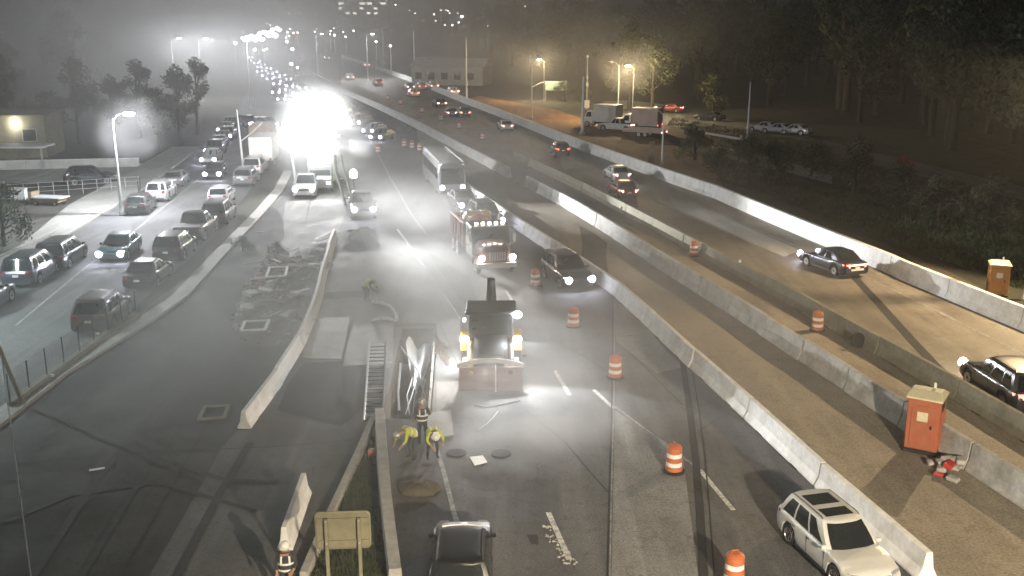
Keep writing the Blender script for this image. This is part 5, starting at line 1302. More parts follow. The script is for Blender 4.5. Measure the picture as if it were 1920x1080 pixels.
# ================================================================ WORK PIT THINGS
for pts, lab in (([(578, 602), (656, 597), (640, 676), (568, 674)], "pale steel road plate with pinkish corner by the white barrier"), ([(662, 613), (738, 609), (736, 684), (642, 688)], "bright pale steel road plate lying left of the ladder top"), ([(826, 610), (862, 604), (880, 690), (858, 684)], "narrow pale steel plate between pit and backhoe"), ([(790, 780), (846, 772), (850, 820), (812, 826)], "grey steel plate with white mark at the near right corner of the pit")):
    P = gp(*pts); z0 = .016 + .012 * (len(lab) % 3); mb = MB(); mb.loft([[(p.x, p.y, z0) for p in P], [(p.x, p.y, z0 + .05) for p in P]], M_STEEL); o = mb.obj("steel_plate"); tag(o, lab, "steel plate", "steel road plates around the pit")
# ladder leaning out of the pit on the left
a, b = G(700, 790), G(709, 665)
r = thing("ladder", "long pale aluminium ladder lying up along the left side of the pit", "ladder", (a.x, a.y, .08), yaw(b - a)); L_ = (b - a).length
for sx in (-.36, .36):
    mb = MB(); mb.tube([(sx, -.2, .06), (sx, L_, .55)], .045, 6, M_GALV if sx < 0 else M_DARKMETAL); mb.obj("side_rail", r)
for k in range(19):
    t_ = (k + .5) / 19; mb = MB(); mb.tube([(-.36, L_ * t_, .07 + .49 * t_), (.36, L_ * t_, .07 + .49 * t_)], .03, 6, M_DARKMETAL if k % 6 else M_GALV); mb.obj("rung", r)
# dark bundled frame under the ladder
mb = MB()
for sx in (-.32, .32): mb.box(sx - .05, sx + .05, 0, L_, .0, .05, M_DARKMETAL)
for k in range(10): mb.box(-.268, .268, L_ * (k + .2) / 10, L_ * (k + .8) / 10, .002, .03, M_RUBBER)
o = mb.obj("rubber_mat"); o.location = (a.x, a.y, .012); o.rotation_euler = (0, 0, yaw(b - a)); tag(o, "dark segmented rubber mat lying under the ladder", "mat")
# geotextile draped into the pit
cl = MB(); n1, n2 = 14, 12; v = []
for j in range(n2 + 1):
    t_ = j / n2
    for i in range(n1 + 1):
        u = i / n1 - .5
        wdt = lerp(1.75, .55, min(1, t_ * 1.25)) if t_ > .12 else lerp(1.4, 1.75, t_ / .12)
        x = -4.35 + u * wdt + .12 * t_; y = lerp(ty1 - 1.7, ty1 - 6.6, t_)
        z = -.02 - .75 * t_ ** .8 + .16 * math.sin(u * 9 + t_ * 5) + .10 * math.cos(u * 16 - t_ * 3) - .35 * (1 - (2 * u) ** 2) * (1 - t_)
        v.append((x, y, z))
cl.add(v, [(j * (n1 + 1) + i, j * (n1 + 1) + i + 1, (j + 1) * (n1 + 1) + i + 1, (j + 1) * (n1 + 1) + i) for j in range(n2) for i in range(n1)], M_CLOTH)
me = cl.data("geotextile_sheet", smooth=True); o = link("geotextile_sheet", me); tag(o, "white crumpled fabric sheet hanging into the open pit", "fabric sheet")
for k in range(4):
    mb = MB(); x = -4.6 + k * .2
    mb.tube([(x + .1, ty1 - 5.6 - .1 * k, -.6), (x + random.uniform(-.1, .15), ty1 - 7.2, -.85), (x + random.uniform(-.25, .3), ty1 - 8.6, -1.2)], [.035, .025, .02], 6, M_CLOTH); mb.obj("fabric_strand", o)
mb = MB(); mb.tube([(-5.35, ty1 - 2.6, -.1), (-4.2, ty1 - 5.6, -.35), (-3.75, ty1 - 7.6, -.9)], .035, 6, M_WHITEMETAL); o = mb.obj("pipe"); tag(o, "thin white pipe slanting across the white fabric in the pit", "pipe")
mb = MB(); mb.tube([(-5.15, ty1 - 4.6, -.3), (-5.0, ty1 - 7.2, -.75), (-4.85, ty1 - 8.2, -1.2)], .06, 6, M_GALV); o = mb.obj("pipe"); tag(o, "grey pipe lying along the left wall inside the pit", "pipe")
# rim of spoil round the far end
def rubble(name, poly, n, smin, smax, m, z=.01):
    v, fcs = [], []; x0, x1 = min(p.x for p in poly), max(p.x for p in poly); y0, y1 = min(p.y for p in poly), max(p.y for p in poly); c = 0
    while c < n:
        x, y = random.uniform(x0, x1), random.uniform(y0, y1)
        if not inside((x, y), poly): continue
        s = random.uniform(smin, smax); o = len(v); a = random.uniform(0, 6.28)
        pts = [(random.uniform(.6, 1.1) * s * math.cos(a + k * 1.57), random.uniform(.6, 1.1) * s * math.sin(a + k * 1.57)) for k in range(4)]
        v += [(x + px_, y + py_, z) for px_, py_ in pts] + [(x + px_ * .6, y + py_ * .6, z + s * random.uniform(.4, .9)) for px_, py_ in pts]
        fcs += [(o + k, o + (k + 1) % 4, o + 4 + (k + 1) % 4, o + 4 + k) for k in range(4)] + [(o + 4, o + 5, o + 6, o + 7)]; c += 1
    me = bpy.data.meshes.new(name); me.from_pydata(v, [], fcs); me.materials.append(m); return stuff(link(name, me))
rubble("spoil_rubble", gp((742, 612), (812, 612), (816, 630), (800, 640), (745, 640)), 10, .05, .15, M_SOIL)
rubble("spoil_rubble", gp((816, 630), (836, 650), (842, 690), (818, 660)), 160, .04, .16, M_SOIL)
M_DEBR = mat("mixed_debris", (0.10, 0.088, 0.08), 0.85, 0, .6, 1.2, .2, world=True)
def rough_ground(name, poly, cell, hmax, m, z=.012):
    """lumpy excavated earth: a fine height grid that dies out at the edge of its outline"""
    from mathutils import noise as N_
    x0, x1 = min(p.x for p in poly), max(p.x for p in poly); y0, y1 = min(p.y for p in poly), max(p.y for p in poly)
    nx, ny = int((x1 - x0) / cell), int((y1 - y0) / cell); v, fcs, idx = [], [], {}
    def edge(x, y):
        d = 1e9
        for i in range(len(poly)):
            a, b = poly[i], poly[(i + 1) % len(poly)]; ab = Vector((b.x - a.x, b.y - a.y)); ap = Vector((x - a.x, y - a.y)); t = max(0, min(1, ap.dot(ab) / ab.dot(ab))); d = min(d, (ap - ab * t).length)
        return d
    for j in range(ny + 1):
        for i in range(nx + 1):
            x, y = x0 + i * cell, y0 + j * cell
            if not inside((x, y), poly): continue
            k = min(1, edge(x, y) / .7)
            h = .5 + .5 * N_.fractal(Vector((x * .55, y * .55, 3)), .9, 2.2, 5) + .22 * N_.noise(Vector((x * 4, y * 4, 1)))
            idx[i, j] = len(v); v.append((x, y, z + k * hmax * max(0, h)))
    for (i, j) in list(idx):
        q4 = [idx.get((i + a, j + b)) for a, b in ((0, 0), (1, 0), (1, 1), (0, 1))]
        if None not in q4: fcs.append(tuple(q4))
    me = bpy.data.meshes.new(name); me.from_pydata(v, [], fcs); me.materials.append(m); return struct(link(name, me))
dz = gp((500, 470), (560, 486), (612, 470), (600, 560), (560, 640), (520, 655), (440, 645), (430, 600), (470, 520))
rough_ground("excavated_earth", dz, .16, .50, M_DEBR)
rough_ground("excavated_earth", gp((560, 470), (640, 440), (614, 500), (596, 545), (560, 500)), .16, .30, M_DEBR)
rough_ground("asphalt_heap", gp((636, 470), (716, 464), (704, 430), (640, 434)), .16, .55, M_TAR)
rough_ground("spoil_ridge", gp((596, 455), (640, 436), (632, 428), (588, 448)), .12, .35, M_CONC)
rubble("demolition_rubble", dz, 150, .05, .26, M_CONC, .16)
rubble("demolition_rubble", dz, 240, .04, .22, M_RUST, .14)
rubble("demolition_rubble", gp((440, 600), (455, 560), (490, 530), (495, 560), (470, 605)), 220, .05, .2, M_CONC, .16)
for k in range(22):     # boards, bent bars
    x, y = random.uniform(470, 600), random.uniform(440, 640); f = G(x, y); a = random.uniform(-.6, .6) + math.pi / 2; l = random.uniform(.6, 1.8)
    mb = MB(); mb.box(-l / 2, l / 2, -.05, .05, 0, .035, M_CONC, Matrix.Translation((f.x, f.y, .05 + .003 * k)) @ Matrix.Rotation(a + random.uniform(-1.2, 1.2), 4, 'Z') @ Matrix.Rotation(random.uniform(-.12, .12), 4, 'Y'))
    o = mb.obj("board"); tag(o, "pale loose board or bar lying in the demolition rubble left of the white barrier", "board", "loose boards in the rubble"); o.location.z = .16
for k in range(16):     # larger broken slabs
    x, y = random.choice(((450, 600), (470, 570), (490, 545), (560, 520), (575, 560), (590, 500), (545, 610), (520, 500))); f = G(x + random.uniform(-14, 14), y + random.uniform(-12, 12))
    mb = MB(); a, b, c = random.uniform(.35, .8), random.uniform(.2, .45), random.uniform(.06, .12)
    mb.loft([[(-a, -b, -c), (a * .9, -b * 1.1, -c), (a, b * .8, -c), (-a * .7, b, -c)], [(-a, -b, c), (a * .9, -b * 1.1, c), (a, b * .8, c), (-a * .7, b, c)]], M_CONC if k % 4 else M_RUST)
    o = mb.obj("concrete_chunk", bevel=.02); o.location = (f.x, f.y, .34); o.rotation_euler = (random.uniform(-.3, .3), random.uniform(-.3, .3), random.uniform(0, 3)); tag(o, "broken slab piece lying on the excavated earth left of the white barrier", "concrete chunk", "broken concrete in the excavation")
# inlet frames
for pts, lab in (([(504, 514), (542, 512), (538, 530), (497, 533)], "pale rectangular inlet frame, top one of three left of the barrier"), ([(458, 617), (508, 615), (500, 633), (450, 636)], "pale rectangular inlet frame, middle one of three left of the barrier"), ([(382, 765), (432, 762), (424, 786), (370, 790)], "dim grey inlet frame, lowest of three left of the barrier")):
    P = gp(*pts); c = sum(P, Vector()) / 4; r = thing("inlet_frame", lab, "drain frame", (c.x, c.y, .008 if "dim" in lab else .36), 0, "inlet frames in the closed lanes")
    for i in range(4):
        a_, b_ = P[i] - c, P[(i + 1) % 4] - c; d_ = (b_ - a_).normalized(); n_ = Vector((-d_.y, d_.x, 0))
        if n_.dot(-(a_ + b_)) < 0: n_ = -n_
        k_ = .10
        mb = MB(); q4 = [a_ + d_ * k_ * (i % 2), b_ - d_ * k_ * (i % 2), b_ - d_ * k_ * (i % 2) + n_ * k_ * 1.0, a_ + d_ * k_ * (i % 2) + n_ * k_]
        if i % 2: q4 = [a_ + d_ * k_ * 1.1, b_ - d_ * k_ * 1.1, b_ - d_ * k_ * 1.1 + n_ * k_ * 1.4, a_ + d_ * k_ * 1.1 + n_ * k_ * 1.4]
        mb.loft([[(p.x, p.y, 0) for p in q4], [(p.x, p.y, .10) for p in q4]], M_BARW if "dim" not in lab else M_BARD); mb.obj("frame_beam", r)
    mb = MB(); mb.add([(p.x * .9, p.y * .9, .02) for p in (P_ - c for P_ in P)], [(0, 1, 2, 3)], M_TAR); mb.obj("dark_opening", r)
# curved white hoses / hoops near the plates
def hose(pts, rad, m, name, label, cat, z=.03):
    mb = MB(); P = gp(*[(x, y) for x, y, *_ in pts]); mb.tube([(p.x, p.y, z + (q_[2] if len(q_) > 2 else 0)) for p, q_ in zip(P, pts)], rad, 6, m); o = mb.obj(name, smooth=True); tag(o, label, cat)
hose([(698, 569), (715, 571), (732, 577), (742, 590), (745, 602)], .09, M_CLOTH, "hose", "thick white curved hose arching on the pavement above the plates", "hose", .09)
hose([(697, 604), (712, 600), (728, 601), (742, 605)], .08, M_CLOTH, "hose", "short white hose lying along the top edge of the bright plate", "hose", .11)
hose([(685, 540), (697, 541), (712, 540)], .13, M_CLOTH, "sandbag", "white sandbag beside the hazy worker on the pale slab", "sandbag", .13)
hose([(898, 806), (912, 797), (925, 784), (934, 772)], .022, M_CLOTH, "hose", "thin white hose end on the pavement in front of the backhoe", "hose", .03)
rubble("loose_debris", gp((1012, 985), (1030, 985), (1088, 1056), (1062, 1064), (1040, 1040)), 60, .02, .07, M_CONC)
hose([(890, 760), (905, 764), (930, 762), (975, 752)], .03, M_GALV, "hose", "thin bar lying crosswise in front of the backhoe bucket", "bar", .04)
P = gp((880, 858), (905, 855), (914, 868), (890, 874)); mb = MB(); mb.loft([[(p.x, p.y, .014) for p in P], [(p.x, p.y, .03) for p in P]], M_HELMET); o = mb.obj("white_sheet"); tag(o, "bright white square sheet lying on the pavement near the workers", "sheet")
for (x, y, lab) in ((856, 850, "round grey lid on the pavement left of the white square sheet"), (940, 851, "round grey lid on the pavement right of the white square sheet")):
    f = G(x, y); mb = MB(); mb.lathe([(.36, .012), (.36, .03), (.30, .035), (.001, .035)], 18, M_TAR); o = mb.obj("manhole_lid"); o.location = (f.x, f.y, 0); tag(o, lab, "manhole lid", "round lids near the white sheet")
P = gp((988, 1003), (1008, 1003), (1010, 1022), (996, 1020)); mb = MB(); mb.add([(p.x, p.y, .013) for p in P], [(0, 1, 2, 3)], M_TAR); struct(mb.obj("tar_or_shadow_patch"))
f = G(698, 860); mb = MB(); mb.lathe([(.16, 0), (.15, .3), (.10, .34), (.01, .35)], 12, M_ORANGE, Matrix.Translation((0, 0, 0))); o = mb.obj("orange_bucket"); o.location = (f.x, f.y, .02); tag(o, "small dull orange bucket at the top of the grass island", "bucket")
f = G(786, 918); r = thing("shadow_mound", "brown mound standing in for shadow on the pavement behind the bending workers", "shadow mound", (f.x, f.y, .012), 0)  # low brown mound standing in for the workers' shadow
mb = MB(); rings = []
for i in range(6):
    a = i / 6 * math.pi / 2; rings.append([((.75 + .1 * math.sin(k * 2.3)) * math.cos(a) * math.cos(2 * math.pi * k / 14), .55 * math.cos(a) * math.sin(2 * math.pi * k / 14), .30 * math.sin(a) + .02 * math.sin(k * 3.1 + i)) for k in range(14)])
mb.loft(rings, M_SOIL); mb.obj("shadow_mound_body", r)

# ================================================================ LEFT FENCE
fl = gp((-30, 758), (60, 728), (130, 680), (200, 632), (240, 604), (290, 562))
fl = W2((-20.05, 38), (-20.0, 41), (-19.9, 44.5), (-19.85, 48), (-19.6, 51))
r = thing("wire_fence", "low dark wire fence on a concrete footing along the closed lanes at left", "fence", (0, 0, 0))
mb = MB()
for a_, b_ in zip(fl, fl[1:]):
    d_ = (b_ - a_).normalized(); n_ = Vector((d_.y, -d_.x, 0)) * .14
    mb.loft([[(p.x - n_.x, p.y - n_.y, .0), (p.x - n_.x, p.y - n_.y, .32), (p.x + n_.x, p.y + n_.y, .32), (p.x + n_.x, p.y + n_.y, 0)] for p in (a_, b_)], M_BARD)
mb.obj("footing", r)
for p, d_ in along(fl, 1.6):
    mb = MB(); mb.tube([(p.x, p.y, .30), (p.x, p.y, 1.5)], .03, 6, M_DARKMETAL); mb.obj("post", r)
mb = MB()
for z in [.4 + .11 * k for k in range(11)]:
    for a_, b_ in zip(fl, fl[1:]): mb.tube([(a_.x, a_.y, z), (b_.x, b_.y, z)], .006, 3, M_GALV)
for p, d_ in along(fl, .14): mb.tube([(p.x, p.y, .36), (p.x, p.y, 1.5)], .005, 3, M_GALV)
o = mb.obj("mesh_wire", r); stuff(o)
f = G(45, 762); r = thing("utility_pole", "dark slanting pole at the left photo edge by the fence", "pole", (f.x, f.y, 0), 0)
mb = MB(); mb.tube([(0, 0, 0), (-.55, 0, 2.0), (-1.1, 0, 4.1)], [.09, .08, .07], 8, M_WOOD); mb.obj("shaft", r)
mb = MB(); a_ = AT(8, 700, 25); b_ = AT(62, 1110, 15.5); mb.tube([tuple(a_), tuple((a_ + b_) / 2 + Vector((0, 0, -.05))), tuple(b_)], .014, 5, M_STRIPE)
a2 = AT(-60, 240, 34); mb.tube([tuple(a2), tuple(a_)], .014, 5, M_STRIPE); o = mb.obj("guy_wire"); tag(o, "thin bright wire running down the left photo edge", "wire")
for k, (x, y) in enumerate(((100, 720), (152, 660), (205, 625), (165, 655), (185, 640))):
    f = G(x, y); mb = MB(); mb.cbox((0, 0, .06), .14, .1, .1, M_STRIPE); o = mb.obj("reflector"); o.location = (f.x, f.y, .33); tag(o, "tiny bright reflector on the footing of the left wire fence", "reflector", "reflectors along the left fence")
f = G(182, 881); mb = MB(); mb.box(-.25, .25, -.06, .06, 0, .03, M_STRIPE, Matrix.Rotation(.4, 4, 'Z')); o = mb.obj("scrap_strip"); o.location = (f.x, f.y, .012); tag(o, "small bright scrap lying alone on the dark closed lanes", "scrap")

# ================================================================ PEOPLE
def person(label, loc, rz, pose, top, vest=None, helmet=M_HELMET, group=None):
    J = dict(pelvis=(0, 0, .95), spine=(0, .0, 1.14), chest=(0, -.01, 1.36), neck=(0, .0, 1.50), head=(0, .03, 1.63), crown=(0, .03, 1.74),
             shl=(-.19, 0, 1.43), ell=(-.25, -.03, 1.15), wrl=(-.24, .12, .93), shr=(.19, 0, 1.43), elr=(.25, -.03, 1.15), wrr=(.24, .12, .93),
             hil=(-.10, 0, .90), knl=(-.12, .03, .50), anl=(-.12, -.02, .09), tol=(-.13, .15, .05), hir=(.10, 0, .90), knr=(.12, .03, .50), anr=(.12, -.02, .09), tor=(.13, .15, .05))
    J.update(pose)
    RAD = dict(pelvis=.15, spine=.145, chest=.165, neck=.062, head=.095, crown=.075, shl=.075, ell=.05, wrl=.036, shr=.075, elr=.05, wrr=.036, hil=.10, knl=.065, anl=.048, tol=.04, hir=.10, knr=.065, anr=.048, tor=.04)
    ED = [("pelvis", "spine"), ("spine", "chest"), ("chest", "neck"), ("neck", "head"), ("head", "crown"), ("chest", "shl"), ("shl", "ell"), ("ell", "wrl"), ("chest", "shr"), ("shr", "elr"), ("elr", "wrr"), ("pelvis", "hil"), ("hil", "knl"), ("knl", "anl"), ("anl", "tol"), ("pelvis", "hir"), ("hir", "knr"), ("knr", "anr"), ("anr", "tor")]
    bm = bmesh.new(); lay = bm.verts.layers.skin.verify(); V = {}
    for k, p in J.items():
        v = bm.verts.new(p); V[k] = v; rd = RAD[k]; v[lay].radius = (rd, rd * (.8 if k in ("pelvis", "spine", "chest") else 1)); v[lay].use_root = (k == "pelvis")
    for a_, b_ in ED: bm.edges.new((V[a_], V[b_]))
    me = bpy.data.meshes.new("tmp"); bm.to_mesh(me); bm.free()
    tmp = bpy.data.objects.new("tmp", me); COL.objects.link(tmp)
    tmp.modifiers.new("s", 'SKIN'); ss = tmp.modifiers.new("u", 'SUBSURF'); ss.levels = 1; ss.render_levels = 1
    dg = bpy.context.evaluated_depsgraph_get(); me2 = bpy.data.meshes.new_from_object(tmp.evaluated_get(dg))
    bpy.data.objects.remove(tmp)
    mb = MB(); jl = [(k, Vector(p)) for k, p in J.items()]
    mm = {"head": M_SKIN, "crown": M_SKIN, "neck": M_SKIN, "wrl": M_SKIN, "wrr": M_SKIN, "tol": M_RUBBER, "tor": M_RUBBER, "anl": M_RUBBER, "anr": M_RUBBER, "pelvis": M_DENIM, "hil": M_DENIM, "hir": M_DENIM, "knl": M_DENIM, "knr": M_DENIM}
    for m_ in (M_SKIN, M_RUBBER, M_DENIM, top): mb.slot(m_)
    mb.v = [tuple(v.co) for v in me2.vertices]
    for p in me2.polygons:
        c = p.center; k = min(jl, key=lambda q_: (q_[1] - c).length)[0]
        mb.f.append(tuple(p.vertices)); mb.m.append(mb.slot(mm.get(k, top)))
    # hands: palm, four fingers, thumb
    for s in ("l", "r"):
        w = Vector(J["wr" + s]); e = Vector(J["el" + s]); d = (w - e).normalized(); side = Vector((1, 0, 0)); side = (side - d * side.dot(d)).normalized(); nr = d.cross(side)
        sg = 1 if s == "l" else -1
        pa = w + d * .09
        mb.loft([[tuple(w + d * t_ + side * a_ * .04 + nr * b_ * .016) for a_, b_ in ((-1, -1), (1, -1), (1, 1), (-1, 1))] for t_ in (-.01, .05, .095)], M_SKIN)
        for i, ln in enumerate((.065, .08, .075, .058)):
            o_ = pa + side * (-.03 + .02 * i); mb.tube([tuple(o_), tuple(o_ + d * ln * .55 + nr * sg * .008), tuple(o_ + d * ln * .9 + nr * sg * .032)], [.009, .008, .006], 5, M_SKIN)
        o_ = w + d * .04 + side * sg * .04; mb.tube([tuple(o_), tuple(o_ + side * sg * .025 + d * .025), tuple(o_ + side * sg * .03 + d * .055)], [.011, .009, .007], 5, M_SKIN)
    hd0, hd1 = Vector(J["head"]), Vector(J["crown"]); up = (hd1 - hd0).normalized(); fwd = Vector((0, 1, 0)); fwd = (fwd - up * fwd.dot(up))
    fwd = fwd.normalized() if fwd.length > .1 else Vector((0, 0, -1)); rt = fwd.cross(up)
    mb.tube([tuple(hd0 + fwd * .085 + up * .02), tuple(hd0 + fwd * .118 - up * .015)], [.012, .018], 6, M_SKIN)
    for s in (-1, 1):
        mb.lathe([(.001, -.012), (.011, 0), (.001, .012)], 6, M_BLACKPL, Matrix.Translation(hd0 + fwd * .088 + rt * s * .034 + up * .03))
        mb.lathe([(.001, -.03), (.02, 0), (.001, .03)], 6, M_SKIN, Matrix.Translation(hd0 + rt * s * .098))
    mb.tube([tuple(hd0 + fwd * .092 - up * .05 - rt * .025), tuple(hd0 + fwd * .098 - up * .05), tuple(hd0 + fwd * .092 - up * .05 + rt * .025)], .005, 4, M_RED)
    root = link("person", mb.data("person", smooth=True)); root.location = loc; root.rotation_euler = (0, 0, rz)
    tag(root, label, "person", group)
    Mh = Matrix((rt, fwd, up)).transposed().to_4x4(); Mh.translation = hd0 + up * .055
    h = MB(); h.lathe([(.165, 0), (.16, .015), (.128, .02), (.125, .06), (.10, .12), (.05, .155), (.01, .162)], 14, helmet, Mh); h.add([(-.10, .10, .002), (.10, .10, .002), (.08, .20, -.012), (-.08, .20, -.012)], [(0, 1, 2, 3)], helmet, Mh); h.obj("helmet", root, smooth=True)
    if vest:
        pe, sp_, ch = Vector(J["pelvis"]), Vector(J["spine"]), Vector(J["chest"]); nk = lerp(ch, Vector(J["neck"]), .55)
        ax = (ch - sp_).normalized(); bk = Vector((1, 0, 0)).cross(ax).normalized()
        rings = []; stripes = []
        for c_, w_, d_ in ((lerp(pe, sp_, .1), .205, .165), (sp_, .20, .155), (lerp(sp_, ch, .6), .215, .165), (ch, .225, .165), (nk, .16, .11)):
            rings.append([tuple(c_ + Vector((1, 0, 0)) * w_ * math.cos(2 * math.pi * k / 14) + bk * d_ * math.sin(2 * math.pi * k / 14)) for k in range(14)])
        vv = MB(); vv.loft(rings, vest, caps=False); vo = vv.obj("safety_vest", root, smooth=True)
        st = MB()
        def band(c_, w_, d_):
            st.loft([[tuple(c_ + ax * dz + Vector((1, 0, 0)) * (w_ + .008) * math.cos(2 * math.pi * k / 14) + bk * (d_ + .008) * math.sin(2 * math.pi * k / 14)) for k in range(14)] for dz in (-.03, .03)], M_STRIPE, caps=False)
        band(lerp(pe, sp_, .45), .205, .162); band(lerp(sp_, ch, .35), .21, .162)
        for sx in (-.11, .11):
            for sg in (1, -1):
                p0 = lerp(sp_, ch, .5) + Vector((sx, 0, 0)) + bk * sg * .155; p1 = ch + Vector((sx, 0, 0)) + bk * sg * .150; p2 = nk + Vector((sx * .9, 0, 0)) + bk * sg * .095
                st.loft([[tuple(p + Vector((-.025, 0, 0)) + bk * sg * .012), tuple(p + Vector((.025, 0, 0)) + bk * sg * .012), tuple(p + Vector((.025, 0, 0)) + bk * sg * .02), tuple(p + Vector((-.025, 0, 0)) + bk * sg * .02)] for p in (p0, p1, p2)], M_STRIPE)
        st.obj("reflective_band", root)
    return root
BEND = dict(pelvis=(0, -.22, .90), spine=(0, -.04, 1.05), chest=(0, .19, 1.12), neck=(0, .34, 1.12), head=(0, .46, 1.08), crown=(0, .565, 1.055), shl=(-.19, .24, 1.13), ell=(-.30, .36, .88), wrl=(-.20, .52, .66), shr=(.19, .24, 1.13), elr=(.30, .36, .88), wrr=(.20, .52, .66), hil=(-.11, -.2, .87), hir=(.11, -.2, .87), knl=(-.16, -.02, .48), knr=(.16, -.02, .48), anl=(-.17, -.12, .09), anr=(.17, -.12, .09), tol=(-.19, .06, .05), tor=(.19, .06, .05))
REACH = dict(BEND); REACH.update(ell=(-.30, .34, .92), wrl=(-.24, .55, .78), elr=(.28, .36, .88), wrr=(.12, .52, .66))
f = G(812, 862); person("worker in bright yellow jacket and white helmet bending towards us, right of pair", (f.x, f.y, .02), math.pi + .3, REACH, M_HIVIS, M_HIVIS)
f = G(770, 862); person("worker in dull yellow jacket bending over, left of the pair behind the pit", (f.x, f.y, .02), math.pi - .9, BEND, M_HIVIS, M_HIVIS, helmet=M_GALV)
f = G(793, 836); person("standing worker in dark clothes with bright vest straps behind the bending pair", (f.x, f.y, .02), .2, dict(elr=(.30, .05, 1.18), wrr=(.2, .28, 1.1)), M_DENIM, M_DENIM, helmet=M_GALV)
f = G(541, 1132); person("worker in white helmet and striped vest at the bottom photo edge", (f.x, f.y, .02), math.pi + .15, dict(ell=(-.27, .06, 1.17), wrl=(-.16, .25, 1.05)), M_DENIM, M_DENIM)
f = G(690, 566); person("hazy worker in white helmet stooping on the pale slab above the plates", (f.x, f.y, .02), -1.9, BEND, M_DENIM, M_HIVIS)
# ================================================================ TREES AND FAR GROUND
def terrain(x, y):
    t = max(0.0, min(1.0, (y - 650) / 1000.0)); t = t * t * (3 - 2 * t)
    return t * (58 + 10 * math.sin(x * .006 + 1) + 7 * math.sin(x * .017) + max(0, x) * .012)
nx_, ny_ = 60, 30; v = []; fcs = []
for j in range(ny_ + 1):
    for i in range(nx_ + 1):
        x, y = -1195 + 2390 * i / nx_, 640 + 1550 * j / ny_; v.append((x, y, terrain(x, y) - .02 + (0 if j else -.5)))
fcs = [(j * (nx_ + 1) + i, j * (nx_ + 1) + i + 1, (j + 1) * (nx_ + 1) + i + 1, (j + 1) * (nx_ + 1) + i) for j in range(ny_) for i in range(nx_)]
me = bpy.data.meshes.new("hills"); me.from_pydata(v, [], fcs); me.materials.append(M_GROUND)
for p in me.polygons: p.use_smooth = True
struct(link("hills", me))

def tree_data(seed, h, cr, leafs, leaf, m, trunk_frac=.3):
    rnd = random.Random(seed)
    tr = MB(); lean = (rnd.uniform(-.4, .4), rnd.uniform(-.4, .4)); r0 = h * .018 + .05
    tr.tube([(0, 0, -.1), (lean[0] * .3, lean[1] * .3, h * .3), (lean[0] * .7, lean[1] * .7, h * .6), (lean[0], lean[1], h * .88)], [r0 * 1.3, r0, r0 * .6, r0 * .2], 8, M_BARK)
    clumps = []
    for i in range(13):
        a = rnd.uniform(0, 6.28); z = h * rnd.uniform(trunk_frac, .93); rr = cr * rnd.uniform(.35, .95) * math.sin(min(1, (1.06 - z / h) * 1.9) * math.pi / 2)
        c = (lean[0] * z / h + rr * math.cos(a), lean[1] * z / h + rr * math.sin(a), z); clumps.append((c, cr * rnd.uniform(.28, .52)))
        z0 = z * rnd.uniform(.55, .8); tr.tube([(lean[0] * z0 / h, lean[1] * z0 / h, z0), ((c[0] + lean[0] * z0 / h) / 2, (c[1]) / 2, (z0 + z) / 2 + .2), c], [r0 * .4, r0 * .28, r0 * .1], 5, M_BARK)
    clumps.append(((lean[0], lean[1], h * .92), cr * .42))
    v, f = [], []
    for i in range(leafs):
        (cx, cy_, cz), cr_ = clumps[rnd.randrange(len(clumps))]
        while True:
            d = Vector((rnd.gauss(0, 1), rnd.gauss(0, 1), rnd.gauss(0, .8)))
            if d.length > .01: break
        d = d.normalized() * cr_ * (rnd.random() ** .45) * rnd.uniform(.8, 1.15)
        p = Vector((cx, cy_, cz)) + d; n = Vector((rnd.gauss(0, 1), rnd.gauss(0, 1), rnd.gauss(.4, 1))).normalized()
        a = n.orthogonal().normalized(); b = n.cross(a); s = leaf * rnd.uniform(.5, 1.2); o = len(v)
        v += [tuple(p - a * s), tuple(p - b * s * .45), tuple(p + a * s), tuple(p + b * s * .45)]; f.append((o, o + 1, o + 2, o + 3))
    me = bpy.data.meshes.new("crown"); me.from_pydata(v, [], f); me.materials.append(m)
    return tr.data("trunk", smooth=True), me
TD = [tree_data(s, h, c, n, lf, m) for s, h, c, n, lf, m in ((1, 17, 4.6, 2600, .42, M_LEAF), (2, 20, 5.2, 3000, .45, M_LEAF), (3, 15, 4.8, 2400, .40, M_LEAF), (4, 22, 5.0, 3000, .45, M_LEAF), (5, 12, 3.6, 2000, .36, M_LEAF2))]
BD = [tree_data(s, h, c, n, lf, m, .15) for s, h, c, n, lf, m in ((11, 2.6, 1.5, 2400, .10, M_LEAF), (12, 3.4, 1.8, 2800, .11, M_LEAF), (13, 1.9, 1.6, 2200, .09, M_LEAF))]
def plant(kind, data, loc, s, rz, label, group=None, cat="tree"):
    r = bpy.data.objects.new(kind, None); COL.objects.link(r); tag(r, label, cat, group); r.location = loc; r.scale = (s, s, s * random.uniform(.92, 1.1)); r.rotation_euler = (0, 0, rz)
    link("trunk", data[0], r); link("crown", data[1], r); return r
rt = random.Random(5)
def front_y(px): return pw([(880, 132), (960, 140), (1100, 150), (1250, 178), (1340, 196), (1500, 222), (1700, 275), (1990, 380)], px)
placed = []; n = 0; tries = 0
while n < 115 and tries < 6000:
    tries += 1
    px = rt.uniform(885, 1990); row = rt.random(); fy = front_y(px)
    f = G(px, fy); k = 1 + row * (1.1 if px < 1400 else 1.4)
    x, y = f.x * k, f.y * k
    if y > 560 or any((x - a) ** 2 + (y - b) ** 2 < (4.6 + y * .008) ** 2 for a, b in placed): continue
    placed.append((x, y)); n += 1
    plant("tree", TD[rt.randrange(4)], (x, y, -.02), rt.uniform(.85, 1.25) * (1.0 if row < .5 else 1.15), rt.uniform(0, 6.28), "dark leafy tree in the wooded slope filling the upper right", "dark trees of the right woods")
